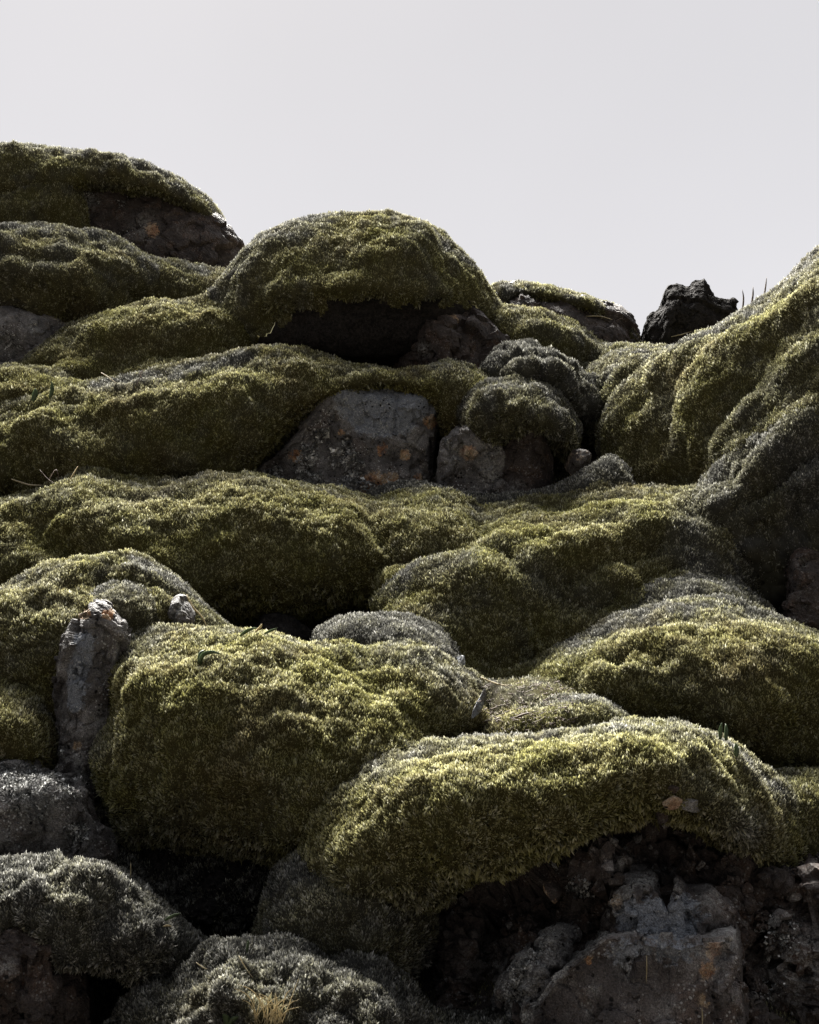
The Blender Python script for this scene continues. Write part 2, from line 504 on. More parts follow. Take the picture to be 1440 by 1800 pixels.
    bp = N(n, 'ShaderNodeBump'); bp.inputs['Strength'].default_value = 0.9; bp.inputs['Distance'].default_value = 0.016
    hsum0 = math_n(n, l, 'ADD', math_n(n, l, 'MULTIPLY', fine, 0.8), math_n(n, l, 'MULTIPLY', grain, 0.35))
    hsum = math_n(n, l, 'SUBTRACT', hsum0, math_n(n, l, 'MULTIPLY', pore, 0.6))
    l.new(hsum, bp.inputs['Height']); l.new(bp.outputs[0], b.inputs['Normal'])
    o = N(n, 'ShaderNodeOutputMaterial'); l.new(b.outputs[0], o.inputs['Surface'])
    return m

def plain_material(name, a, b_, scale=30.0, rough=0.7, trans=0.0):
    m, n, l = mat_new(name)
    c = ramp(n, l, noise_node(n, l, scale, 4).outputs['Fac'], [(0.35, a), (0.65, b_)])
    b = N(n, 'ShaderNodeBsdfPrincipled'); l.new(c, b.inputs['Base Color']); b.inputs['Roughness'].default_value = rough
    o = N(n, 'ShaderNodeOutputMaterial')
    if trans:
        t = N(n, 'ShaderNodeBsdfTranslucent'); l.new(c, t.inputs['Color'])
        ms = N(n, 'ShaderNodeMixShader'); ms.inputs[0].default_value = trans
        l.new(b.outputs[0], ms.inputs[1]); l.new(t.outputs[0], ms.inputs[2]); l.new(ms.outputs[0], o.inputs['Surface'])
    else:
        l.new(b.outputs[0], o.inputs['Surface'])
    return m

M_MOSS = moss_material()
M_ROCK = rock_material('basalt', (0.034, 0.033, 0.033), (0.120, 0.114, 0.110), (0.30, 0.285, 0.275), spots=.9)
M_BROWN = rock_material('brown_basalt', (0.016, 0.013, 0.012), (0.040, 0.032, 0.029), (0.078, 0.063, 0.056), warm=0.2, spots=0.3)
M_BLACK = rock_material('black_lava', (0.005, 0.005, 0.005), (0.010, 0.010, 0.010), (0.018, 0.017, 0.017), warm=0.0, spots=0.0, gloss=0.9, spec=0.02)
M_SLAB = rock_material('slab_basalt', (0.034, 0.030, 0.030), (0.090, 0.079, 0.075), (0.30, 0.285, 0.28), warm=0.22, gloss=0.5, spots=0.8, spec=.25)
M_SOIL = plain_material('dark_soil', (0.016, 0.013, 0.010), (0.045, 0.036, 0.028), 25.0, 0.95)
M_DRY = plain_material('dry_grass', (0.30, 0.24, 0.13), (0.46, 0.40, 0.26), 60.0, 0.6, 0.25)
M_LEAF = plain_material('green_leaf', (0.040, 0.062, 0.026), (0.075, 0.105, 0.048), 40.0, 0.45, 0.3)
M_TWIG = plain_material('twig', (0.045, 0.030, 0.022), (0.10, 0.07, 0.05), 60.0, 0.8)

# ------------------------------------------------------------------ moss
PX_AREA = 5.5
def spots(px, py, lst):
    w = np.zeros(px.shape)
    for pts, rad, val in lst:
        if isinstance(pts, tuple): pts = [pts]
        w += val * np.exp(-(line_dist(px, py, pts) / rad) ** 2)
    return w

def shoots(v, n, f, mask, look_grey, px_area=PX_AREA, length=1.0, width=0.15, up=0.65, jit=0.33, thick=1.0, seed=0):
    """short pointed moss stems over the triangles f of a surface: returns verts, tris, look"""
    rng = np.random.default_rng(seed + 100)
    a, b, c = v[f[:, 0]], v[f[:, 1]], v[f[:, 2]]
    cr = np.cross(b - a, c - a); area = 0.5 * np.linalg.norm(cr, axis=1)
    cen = (a + b + c) / 3
    x, y, d = proj(cen)
    fn = (n[f[:, 0]] + n[f[:, 1]] + n[f[:, 2]]); fn /= np.linalg.norm(fn, axis=1)[:, None] + 1e-9
    view = cen - np.array([0, 0, CAMZ]); view /= np.linalg.norm(view, axis=1)[:, None]
    facing = -(fn * view).sum(1)
    w = area * (FPX / d) ** 2 * np.where(facing > -0.15, 1.0, 0.22)
    out = (x < -90) | (x > 1530) | (y > 1890)
    w *= np.where(out, 0.22, 1.0)
    w *= mask[f].mean(1)
    cnt = int(w.sum() / px_area)
    if cnt < 1: return np.zeros((0, 3)), np.zeros((0, 3), int), np.zeros((0, 4)), np.zeros((0, 3))
    cum = np.cumsum(w); k = np.searchsorted(cum, rng.random(cnt) * cum[-1]); k = np.minimum(k, len(f) - 1)
    r1, r2 = np.sqrt(rng.random(cnt)), rng.random(cnt)
    w0, w1, w2 = 1 - r1, r1 * (1 - r2), r1 * r2
    fk = f[k]
    mixv = lambda A: A[fk[:, 0]] * w0[:, None] + A[fk[:, 1]] * w1[:, None] + A[fk[:, 2]] * w2[:, None]
    p = mixv(v); nn = mixv(n)
    gy = (mixv(look_grey[:, None])[:, 0])
    dd = p[:, 1]
    tuft = fbm(p, 26.0, 2, off=5)                         # clumps of longer and shorter stems
    pick = fbm(p, 70.0, 1, off=15)
    L = (0.0120 + 0.0006 * dd) * (0.55 + 0.75 * rng.random(cnt)) * (1 + 0.75 * tuft) * length
    L = np.maximum(L * (1 + 0.6 * np.clip(-nn[:, 2], 0, 1) * (0.4 + 2 * np.abs(pick))), 0.004)
    tocam = np.zeros((cnt, 3))
    flow = np.stack([fbm(p, 16.0, 2, off=o) for o in (2, 12, 22)], 1)
    dirv = nn * 0.6 + np.array([0, 0, up]) + rng.normal(size=(cnt, 3)) * jit * 0.55 + flow * jit * 1.3
    dirv[:, 2] -= 1.1 * np.clip(-nn[:, 2] - .1, 0, 1)            # moss under an overhang hangs down
    dirv /= np.linalg.norm(dirv, axis=1)[:, None] + 1e-9
    t1 = np.cross(dirv, rng.normal(size=(cnt, 3))); t1 /= np.linalg.norm(t1, axis=1)[:, None] + 1e-9
    t2 = np.cross(dirv, t1)
    wd = (L * width * (0.8 + 0.5 * rng.random(cnt)) * thick)[:, None]
    # turn each leaf so that its outer face looks away from the body
    t2 = np.where(((t2 * nn).sum(1) < 0)[:, None], -t2, t2)
    t1 = np.cross(t2, dirv)
    base = p - dirv * (L * 0.12)[:, None]
    vv = np.empty((cnt, 4, 3))
    mid = base + dirv * (L * (0.45 + 0.25 * rng.random(cnt)))[:, None] + t2 * (wd * 0.35)
    vv[:, 0] = base
    vv[:, 1] = mid - t1 * wd
    vv[:, 2] = mid + t1 * wd
    vv[:, 3] = base + dirv * L[:, None] + (rng.normal(size=(cnt, 3)) * 0.12) * L[:, None]
    i = np.arange(cnt)[:, None] * 4
    tr = np.concatenate([i + [0, 1, 2], i + [1, 3, 2]], 1).reshape(-1, 3)
    # soft leaf normals: a cushion of leaves scatters light much like the cushion itself
    sn = nn * 0.55 + t2 * 0.5 + rng.normal(size=(cnt, 3)) * 0.28
    sn /= np.linalg.norm(sn, axis=1)[:, None]
    nrm = np.repeat(sn, 4, 0)
    rnd = np.clip(0.5 + 0.55 * tuft + 0.35 * pick + rng.normal(size=cnt) * 0.22, 0, 1)
    gg = np.clip(gy + rng.normal(size=cnt) * 0.10, 0, 1)
    look = np.empty((cnt, 4, 4)); look[..., 3] = 1
    look[:, 0, 0] = 0.0; look[:, 1:3, 0] = 0.45; look[:, 3, 0] = 1.0
    look[..., 1] = gg[:, None]; look[..., 2] = rnd[:, None]
    return vv.reshape(-1, 3), tr, look.reshape(-1, 4), nrm

def surf_tris(s):
    return np.concatenate([s.q[:, [0, 1, 2]], s.q[:, [0, 2, 3]], s.t])

QUEUE = []
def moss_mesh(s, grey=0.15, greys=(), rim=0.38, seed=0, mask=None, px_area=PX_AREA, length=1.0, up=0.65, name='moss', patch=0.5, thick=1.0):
    """the bare carpet now; grow_moss() lets neighbours run into each other and grows the stems"""
    me = make_mesh(name, s.v, s.q, s.t, M_MOSS)
    QUEUE.append((me, s, dict(grey=grey, greys=greys, rim=rim, seed=seed, mask=mask, px_area=px_area, length=length, up=up, patch=patch, thick=thick)))
    return me

def grow_moss(reach=0.34):
    from mathutils.bvhtree import BVHTree
    bodies = [q[1] for q in QUEUE]
    trees = [BVHTree.FromPolygons([tuple(p) for p in s.v], [tuple(f) for f in s.q] + [tuple(f) for f in s.t]) for s in bodies]
    boxes = [(s.v.min(0) - reach, s.v.max(0) + reach) for s in bodies]
    new = []
    for a, s in enumerate(bodies):
        add = np.zeros(len(s.v))
        vis = s.front & (s.px > -400) & (s.px < 1850)
        for b, o in enumerate(bodies):
            if a == b or getattr(s, 'apart', 0) or getattr(o, 'apart', 0): continue
            lo, hi = boxes[b]
            idx = np.nonzero(vis & (s.v > lo).all(1) & (s.v < hi).all(1))[0]
            find = trees[b].find_nearest
            for k in idx:
                r = find(s.v[k], reach)
                if r[3] is not None:
                    w = reach / 4 * (1 - r[3] / reach) ** 2          # a saddle where two cushions meet
                    if w > add[k]: add[k] = w
        m = add[:s.nu * s.nv].reshape(s.nu, s.nv)
        for _ in range(3):
            m = (m + np.roll(m, 1, 1) + np.roll(m, -1, 1) + np.vstack([m[:1], m[:-1]]) + np.vstack([m[1:], m[-1:]])) / 5
        add[:s.nu * s.nv] = m.ravel()
        new.append(s.v + s.n * add[:, None])
    for s, v in zip(bodies, new):
        s.v = v
        s.n[:s.nu * s.nv] = grid_normals(v[:s.nu * s.nv].reshape(s.nu, s.nv, 3)).reshape(-1, 3)
    for me, s, k in QUEUE:
        nz = fbm(s.v, 3.2, 4, 0.55, k['seed'] * 3.7)
        nz2 = fbm(s.v, 9.0, 3, 0.55, k['seed'] * 1.7 + 40)
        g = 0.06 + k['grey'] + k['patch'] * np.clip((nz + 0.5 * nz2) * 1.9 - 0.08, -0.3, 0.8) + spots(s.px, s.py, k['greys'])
        g = g + k['rim'] * np.exp(-(s.cr / 20.0) ** 2) * np.clip(0.7 + nz2 * 2, 0.1, 1.4)  # paler crests: grey moss tips plus backlit rim brightness put into the colour
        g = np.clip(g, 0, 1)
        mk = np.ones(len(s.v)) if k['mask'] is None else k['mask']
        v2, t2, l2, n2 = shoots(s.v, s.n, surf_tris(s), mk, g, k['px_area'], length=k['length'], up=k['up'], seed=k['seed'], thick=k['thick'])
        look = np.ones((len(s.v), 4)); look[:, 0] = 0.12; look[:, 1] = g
        look[:, 2] = np.clip(0.35 + 0.5 * fbm(s.v, 26.0, 2, off=5), 0, 1)
        n = len(s.v)
        me.clear_geometry()
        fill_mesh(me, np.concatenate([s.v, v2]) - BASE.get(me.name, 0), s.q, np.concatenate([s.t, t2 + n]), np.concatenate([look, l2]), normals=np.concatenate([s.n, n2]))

def rock_mesh(s, mat, rust=(), crust=(), slate=(), name='rock'):
    look = np.ones((len(s.v), 4))
    for k, lst in enumerate((rust, crust, slate)):
        look[:, k] = np.clip(spots(s.px, s.py, lst), 0, 1)
    return make_mesh(name, s.v, s.q, s.t, mat, look, smooth_quads=False)

def lichen_material():
    m, n, l = mat_new('lichen')
    at = N(n, 'ShaderNodeAttribute', attribute_name='look')
    sp = N(n, 'ShaderNodeSeparateColor'); l.new(at.outputs['Color'], sp.inputs[0])
    c = ramp(n, l, sp.outputs[2], [(0.0, (0.05, 0.05, 0.05)), (0.45, (0.16, 0.16, 0.155)), (0.8, (0.40, 0.40, 0.385)), (1.0, (0.70, 0.70, 0.67))])
    c = mixc(n, l, ramp(n, l, noise_node(n, l, 16.0, 3).outputs['Fac'], [(0.42, (0, 0, 0)), (0.58, (1, 1, 1))]), mixc(n, l, 0.7, c, (0.05, 0.05, 0.048)), c)
    d = N(n, 'ShaderNodeBsdfDiffuse'); l.new(c, d.inputs['Color'])
    o = N(n, 'ShaderNodeOutputMaterial'); l.new(d.outputs[0], o.inputs['Surface'])
    return m
M_LICHEN = lichen_material()

def lichen_mesh(s, lst, seed=0, px_area=6.0, length=0.9, name='lichen', thr=0.45, thick=2.4):
    """crusty tufts of lichen where the spots lie on a rock"""
    nz = fbm(s.v, 22.0, 3, off=seed)
    m = (spots(s.px, s.py, lst) + nz * 0.45 > thr).astype(float) * s.front
    v, t, l, nr = shoots(s.v, s.n, surf_tris(s), m, np.ones(len(s.v)), px_area, length=length * .8, up=0.05, jit=1.2, thick=thick, seed=seed)
    v = v + nr * 0.004
    l[:, 2] = np.clip(l[:, 2] + .1, 0, 1)
    return make_mesh(name, v, np.zeros((0, 4), int), t, M_LICHEN, l, normals=nr)

# ------------------------------------------------------------------ the setting: ground
def ground():
    xs = np.concatenate([np.linspace(-900, -14, 14)[:-1], np.linspace(-14, 14, 181), np.linspace(14, 900, 14)[1:]])
    ys = np.concatenate([np.linspace(-900, -3, 12)[:-1], np.linspace(-3, 24, 181), np.linspace(24, 1200, 14)[1:]])
    X, Yg = np.meshgrid(xs, ys, indexing='ij')
    slope = -2.85 + 0.66 * Yg
    z = np.where(Yg < 10.4, slope, (-2.85 + 0.66 * 10.4) - 0.10 * (np.minimum(Yg, 40) - 10.4))
    base = -0.30
    z = np.maximum(z, base) + 0.0
    k = np.exp(-np.abs(slope - base) * 2.0) * 0.12
    z = z + np.where(Yg < 10, k, 0)
    v = np.stack([X.ravel(), Yg.ravel(), z.ravel()], 1)
    near = (np.abs(v[:, 0]) < 14) & (v[:, 1] > -3) & (v[:, 1] < 24)
    v[:, 2] += np.where(near, 0.10 * fbm(v, 1.4, 4, 0.55) + 0.03 * fbm(v, 9.0, 3), 0)
    for (x_, y_, Y_), rad, dep in (((520, 1090, 6.7), .7, .6), ((330, 1600, 5.0), .5, .35), ((640, 1690, 4.7), .4, .3), ((1150, 1240, 5.9), .5, .3)):
        c_ = P(x_, y_, Y_)
        v[:, 2] -= dep * np.exp(-((v[:, 0] - c_[0]) ** 2 + (v[:, 1] - c_[1]) ** 2) / rad ** 2)
    nu, nv = X.shape
    i = np.arange(nu - 1)[:, None] * nv; j = np.arange(nv - 1)[None]
    q = np.stack([i + j, i + nv + j, i + nv + j + 1, i + j + 1], -1).reshape(-1, 4)
    me = make_mesh('ground', v, q, np.zeros((0, 3), int), M_SOIL)
    s = Surf(); s.v = v; s.q = q[:, ::-1]; s.t = np.zeros((0, 3), int)
    s.n = np.zeros_like(v); s.n[:, 2] = 1
    px, py, _d = proj(v)
    mk = near & (v[:, 1] > 3.2) & (v[:, 1] < 12) & (np.abs(v[:, 0]) < 5)
    mk = mk * np.clip(fbm(v, 3.0, 3) * 3 + 1.0, 0, 1)
    g = np.clip(.55 + fbm(v, 1.5, 3), 0, 1)
    v2, t2, l2, n2 = shoots(v, s.n, surf_tris(s), mk, g, 12.0, seed=90)
    tag(link('ground_moss', make_mesh('ground_moss', v2, np.zeros((0, 4), int), t2, M_MOSS, l2, normals=n2)), 'sparse grey moss on the dark soil between the boulders', 'moss', kind='stuff')
    tag(link('ground', me), 'dark lava soil of the slope between the boulders', 'ground', kind='structure')
ground()

# ------------------------------------------------------------------ boulders, from the skyline down to the front
GB = 'moss covered lava boulders of the slope'
GC = 'low moss cushions between the boulders'
RF = dict(lump=(0.05, 1.6), lump2=None, step=3.2)     # rock bodies

# top left boulder
s = body([(-80, 325, -80, 490), (60, 315, 60, 490), (160, 322, 160, 500), (260, 335, 260, 505), (340, 360, 340, 510), (400, 410, 400, 510), (432, 455, 432, 500)],
         12.3, [.5, .5, .5, .5, .4, .3, .08], belly=.75, under=-.2, facet=[(.10, 1.6), (.03, 5)], rough=(.02, 12), **RF)
rk = rock_mesh(s, M_BROWN, rust=[((268, 405), 14, .9)], crust=[((155, 350), 18, .7), ((250, 400), 25, .4)])
li = lichen_mesh(s, [((155, 350), 22, .9), ((215, 360), 14, .6), ((230, 425), 40, .5)], 3)
s = body([(-90, 255, -90, 352), (0, 250, 0, 352), (80, 262, 80, 335), (200, 270, 200, 328), (280, 300, 275, 345), (340, 335, 330, 365), (390, 380, 375, 400), (404, 425, 398, 430)],
         12.5, [.9, .9, .85, .8, .7, .5, .35, .06], belly=.55, under=.35)
mo = moss_mesh(s, .22, seed=1, greys=[([(0, 250), (200, 268), (330, 330)], 14, .35)])
s = body([(-70, 350, -70, 405), (20, 340, 20, 405), (90, 322, 90, 408), (140, 345, 148, 405), (158, 385, 160, 402)], 11.95, [.5, .5, .45, .3, .05], belly=.6, under=.1)
mp = moss_mesh(s, .1, seed=2)
thing('mossy_boulder', 'tallest boulder at top left with a bare brown rock face under its moss cap', 'boulder',
      [('rock', rk), ('moss_cap', mo), ('moss_patch', mp), ('lichen', li)], GB)

# second boulder down the left edge
s = body([(-90, 402, -90, 600), (30, 393, 30, 610), (110, 398, 110, 595), (190, 418, 180, 560), (250, 448, 240, 545), (290, 505, 280, 535)],
         10.95, [.9, .9, .85, .75, .5, .08], belly=.42, under=.5, bumps=[([(20, 470), (150, 500), (190, 540)], 28, .10), ([(0, 445), (120, 460)], 16, -.05)])
mo = moss_mesh(s, .3, seed=3, greys=[([(0, 396), (190, 418)], 12, .3)])
s = body([(-80, 535, -80, 660), (20, 540, 20, 655), (80, 550, 70, 645), (130, 570, 110, 620)], 10.25, [.3, .3, .25, .08], belly=.5, under=0, facet=[(.07, 2.5), (.03, 7)], rough=(.02, 14), **RF)
rk = rock_mesh(s, M_ROCK, crust=[((60, 575), 16, .9), ((10, 600), 24, .5)])
li = lichen_mesh(s, [((15, 605), 30, .8), ((60, 578), 10, .9)], 5)
thing('mossy_boulder', 'rounded grey green boulder at the left edge with bare lichened rock under its belly', 'boulder', [('moss', mo), ('rock', rk), ('lichen', li)], GB)

s = body([(225, 450, 235, 560), (290, 455, 290, 570), (350, 463, 350, 570), (400, 473, 400, 560), (440, 490, 440, 540)], 11.2, [.2, .5, .55, .5, .2], belly=.6, under=.1)
solo('moss_cushion', 'brownish moss saddle touching the left flank of the big dome', 'moss cushion', moss_mesh(s, .25, seed=4), GC)

s = body([(10, 650, 15, 680), (90, 595, 90, 700), (190, 545, 190, 710), (260, 528, 260, 710), (330, 530, 340, 700), (400, 545, 410, 675), (455, 605, 460, 650)],
         9.9, [.1, .7, .9, .95, .9, .7, .1], belly=.8, under=-.2, bumps=[([(120, 610), (260, 600)], 18, -.05), ([(200, 640), (330, 610)], 16, -.05)])
solo('mossy_boulder', 'low yellow green mound left of the dark foot of the big dome', 'boulder', moss_mesh(s, .0, seed=5, patch=.3), GB)

s = body([(-90, 648, -90, 730), (40, 643, 40, 730), (110, 660, 110, 730), (165, 695, 175, 725)], 9.2, [.6, .6, .5, .08], belly=.8, under=-.2)
solo('moss_cushion', 'small yellow green cushion at the left edge above the long ridge with the bare rock', 'moss cushion', moss_mesh(s, .0, seed=6, patch=.3), GC)

# the dome
s = body([(368, 556, 371, 575), (390, 495, 400, 610), (438, 432, 440, 640), (500, 393, 500, 655), (570, 376, 575, 660), (640, 371, 645, 660), (720, 383, 725, 655), (790, 420, 785, 645), (832, 465, 838, 630), (864, 525, 872, 625), (886, 570, 892, 620)],
         10.2, [.08, .5, .8, 1.05, 1.2, 1.25, 1.15, .95, .7, .4, .06], belly=.40, under=.75, lump=(.07, 1.9), lump2=(.05, 5),
         bumps=[((600, 435), 40, -.10), ((740, 430), 35, .06), ([(430, 490), (400, 570)], 20, .06), ([(470, 515), (560, 505), (660, 500), (780, 520)], 16, .06), ([(470, 560), (640, 550), (760, 560)], 26, -.08)])
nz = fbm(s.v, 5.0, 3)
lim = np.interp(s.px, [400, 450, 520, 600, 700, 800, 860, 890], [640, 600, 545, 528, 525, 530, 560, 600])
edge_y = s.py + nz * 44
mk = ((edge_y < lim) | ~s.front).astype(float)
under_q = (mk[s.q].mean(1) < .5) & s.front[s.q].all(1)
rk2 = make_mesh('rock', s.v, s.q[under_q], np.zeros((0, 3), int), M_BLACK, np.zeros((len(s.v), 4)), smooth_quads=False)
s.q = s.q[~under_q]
mk = ((edge_y < lim + 16) | ~s.front).astype(float)
mo = moss_mesh(s, .22, seed=7, mask=mk, greys=[([(380, 545), (440, 440), (560, 385)], 25, .4), ([(690, 380), (830, 470)], 12, .3), ((620, 395), 60, -.3)])
s = body([(660, 640, 660, 660), (705, 590, 705, 665), (760, 540, 755, 665), (820, 535, 820, 660), (870, 575, 885, 650), (905, 612, 910, 640)], 9.7, [.05, .25, .45, .45, .3, .06], belly=.6, under=-.3, facet=[(.10, 2.2), (.035, 6)], rough=(.02, 12), **RF)
rk = rock_mesh(s, M_BROWN, crust=[((745, 615), 12, .7)], rust=[((800, 560), 20, .4)])
s = body([(548, 380, 550, 386), (562, 376, 562, 388), (580, 378, 580, 388)], 10.2, [.02, .05, .02], belly=.5, under=.2, step=2, lump=(.01, 9), lump2=None)
kn = rock_mesh(s, M_BLACK)
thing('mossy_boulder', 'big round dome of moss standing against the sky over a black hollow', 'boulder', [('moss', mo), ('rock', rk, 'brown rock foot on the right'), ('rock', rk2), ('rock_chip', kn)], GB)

# brown rock right of the dome
s = body([(855, 530, 860, 610), (885, 500, 890, 620), (950, 506, 960, 630), (1020, 522, 1030, 640), (1080, 548, 1080, 650), (1112, 582, 1115, 650), (1132, 614, 1132, 650)],
         10.6, [.1, .5, .6, .6, .5, .35, .06], belly=.75, under=-.2, facet=[(.09, 2.0), (.03, 6)], rough=(.015, 14), **RF)
rk = rock_mesh(s, M_BROWN)
s = body([(858, 520, 860, 530), (866, 505, 868, 520), (885, 497, 885, 532), (930, 497, 925, 520), (1000, 512, 1000, 534), (1060, 532, 1055, 552), (1100, 558, 1094, 570)], 10.72, [.04, .2, .45, .5, .5, .45, .1], belly=.6, under=.1, lump=(.02, 5))
mo = moss_mesh(s, .2, seed=8, greys=[((890, 520), 22, .5)])
s = body([(1085, 560, 1085, 585), (1108, 578, 1100, 612), (1128, 606, 1118, 625), (1134, 618, 1128, 626)], 10.55, [.05, .18, .15, .04], belly=.6, under=.1, lump=(.02, 5))
mp = moss_mesh(s, .2, seed=9)
thing('mossy_boulder', 'bare brown boulder on the skyline with a thin strip of moss along its top', 'boulder', [('rock', rk), ('moss_cap', mo), ('moss_patch', mp)], GB)

s = body([(858, 575, 862, 605), (880, 548, 880, 630), (930, 541, 930, 645), (1000, 560, 1000, 655), (1050, 592, 1050, 660), (1110, 608, 1110, 660), (1185, 612, 1185, 650)], 9.95, [.06, .4, .55, .55, .5, .5, .3], belly=.6, under=.1,
         bumps=[((1040, 625), 20, -.12)])
solo('moss_cushion', 'yellow topped cushion lying in front of the bare brown skyline boulder', 'moss cushion', moss_mesh(s, .12, seed=10, greys=[((1040, 635), 60, .4), ((1130, 620), 40, .4)]), GC)

# black lava rock on the skyline
s = body([(1131, 596, 1135, 625), (1137, 565, 1142, 640), (1142, 552, 1150, 640), (1166, 534, 1170, 650), (1172, 512, 1178, 650), (1184, 502, 1188, 650), (1198, 500, 1200, 650), (1212, 507, 1214, 650), (1222, 496, 1226, 650), (1237, 493, 1240, 650), (1240, 508, 1246, 650), (1252, 522, 1258, 650), (1264, 527, 1268, 650), (1292, 529, 1294, 640), (1304, 560, 1306, 620)],
         10.3, [.05, .2, .25, .35, .4, .4, .4, .4, .4, .35, .35, .3, .25, .15, .04], belly=.55, under=.3, curve=False, facet=[(.04, 3), (.02, 8)], rough=(.02, 12), lump=(.04, 3), lump2=None, step=2.0)
solo('lava_rock', 'jagged black lava rock standing bare on the skyline', 'rock', rock_mesh(s, M_BLACK))

# right hand flank
s = body([(1040, 645, 1025, 765), (1090, 612, 1070, 770), (1150, 612, 1120, 760), (1200, 608, 1190, 740)], 9.2, [.2, .6, .7, .5], belly=.85, under=0)
solo('moss_cushion', 'grey speckled hollow of moss at the foot of the steep right flank', 'moss cushion', moss_mesh(s, .45, seed=11), GC)

s = body([(1052, 785, 1062, 850), (1080, 708, 1090, 868), (1130, 655, 1140, 880), (1190, 605, 1205, 890), (1270, 562, 1290, 895), (1340, 520, 1370, 890), (1385, 488, 1440, 880), (1440, 430, 1520, 870), (1530, 370, 1640, 870)],
         [8.5, 8.5, 8.5, 8.4, 8.3, 8.2, 8.1, 8.0, 8.0], [.06, .28, .5, .8, 1.05, 1.2, 1.25, 1.3, 1.3], belly=[.85, .85, .85, .82, .8, .78, .75, .75, .75], under=[-.3, -.3, -.25, .0, .15, .2, .2, .2, .2],
         lump=(.06, 1.5), lump2=(.035, 5), edge=.9,
         bumps=[([(1440, 520), (1300, 610), (1190, 720)], 22, .035), ([(1440, 575), (1330, 650), (1240, 760)], 18, -.045), ([(1440, 610), (1340, 690), (1270, 780)], 20, .03), ([(1440, 690), (1330, 750), (1260, 820)], 20, -.035), ([(1400, 510), (1260, 590)], 14, -.04), ([(1230, 610), (1130, 720)], 16, -.05), ((1210, 850), 50, -.10),
                ([(1440, 545), (1320, 630), (1215, 740)], 10, -.03), ([(1300, 590), (1160, 690), (1110, 760)], 12, .035), ([(1350, 700), (1290, 770)], 9, -.03), ([(1180, 690), (1150, 800)], 12, -.03), ([(1240, 690), (1200, 800)], 12, .03)])
solo('mossy_boulder', 'steep yellow green flank rising to the right edge with slanting folds of moss', 'boulder', moss_mesh(s, .2, seed=12, greys=[([(1190, 610), (1290, 560), (1380, 500)], 14, .3), ([(1440, 620), (1330, 700), (1270, 790)], 30, .35), ([(1440, 440), (1400, 480)], 20, .4)], patch=.4), GB)

s = body([(1205, 930, 1210, 990), (1225, 885, 1225, 1030), (1255, 838, 1250, 1050), (1310, 795, 1310, 1080), (1370, 758, 1380, 1100), (1440, 728, 1460, 1110), (1540, 690, 1560, 1110)],
         [7.4, 7.4, 7.4, 7.4, 7.4, 7.4, 7.4], [.06, .35, .5, .6, .7, .75, .75], belly=.33, under=.7, bumps=[([(1440, 770), (1330, 830), (1260, 890)], 16, .06), ([(1440, 800), (1330, 860)], 14, -.06), ([(1440, 840), (1320, 900)], 18, .05)], lump2=(.055, 5), edge=.9)
mk = np.clip((1010 - s.py + 60 * fbm(s.v, 4, 3)) / 120, .06, 1)
mo = moss_mesh(s, .75, seed=13, mask=mk)
s2 = body([(1150, 985, 1150, 1085), (1180, 935, 1180, 1105), (1225, 905, 1225, 1115), (1275, 925, 1285, 1120), (1330, 990, 1335, 1115), (1350, 1040, 1352, 1100)], 7.2, [.06, .3, .4, .4, .3, .06], belly=.7, under=0)
solo('moss_cushion', 'ragged grey apron of moss running down from the silver grey overhang', 'moss cushion', moss_mesh(s2, .75, seed=36), GC)
s = body([(1383, 1060, 1388, 1110), (1395, 1000, 1395, 1120), (1408, 972, 1408, 1130), (1440, 965, 1440, 1140), (1530, 950, 1530, 1140)], 6.75, [.04, .15, .2, .25, .25], belly=.5, under=.0, facet=[(.06, 4), (.02, 10)], rough=(.015, 18), **RF)
rk = rock_mesh(s, M_BROWN, crust=[((1410, 990), 10, .5)])
thing('mossy_boulder', 'silver grey overhanging cushion below the steep right flank, black underneath', 'boulder', [('moss', mo), ('rock', rk)], GB)

# long ridge with the bare rock face
s = body([(-90, 742, -90, 880), (20, 720, 0, 890), (120, 690, 100, 895), (250, 665, 230, 895), (380, 636, 350, 885), (470, 620, 398, 868), (550, 618, 448, 815), (610, 640, 535, 738), (650, 652, 640, 682), (700, 653, 700, 684), (760, 640, 765, 715), (800, 638, 790, 750), (840, 660, 830, 735), (872, 695, 865, 720)],
         8.75, [.8, .8, .85, .85, .8, .75, .6, .5, .45, .45, .48, .45, .3, .06], belly=.55, under=.5,
         bumps=[([(60, 760), (180, 800)], 30, .06), ([(300, 720), (380, 800)], 30, -.06)])
mo = moss_mesh(s, .05, seed=14, greys=[([(170, 680), (330, 650), (440, 628)], 12, .7), ((800, 645), 35, .3), ((560, 625), 30, -.1)], patch=.35)
RL = dict(lump=(0.03, 1.8), lump2=None, step=2.4)
s = body([(425, 846, 432, 890), (450, 812, 445, 895), (500, 772, 490, 900), (545, 715, 545, 905), (590, 668, 590, 905), (650, 676, 650, 905), (705, 684, 700, 905), (752, 682, 742, 900), (772, 724, 752, 880)],
         8.58, [.06, .22, .30, .30, .28, .28, .28, .24, .05], belly=.12, under=-.5, back=.5, facet=[(.05, 2.2), (.03, 5), (.010, 13)], rough=(.008, 30),
         bumps=[((590, 738), 9, -.06), ((632, 745), 9, -.06), ((600, 712), 5, -.04), ((690, 806), 17, -.12), ((575, 770), 6, -.04), ((645, 730), 5, -.04), ([(765, 730), (735, 775), (725, 815)], 6, -.05), ((660, 840), 22, .06), ([(700, 700), (690, 790)], 4, -.03)], lump=(0.03, 1.8), lump2=None, step=1.7)
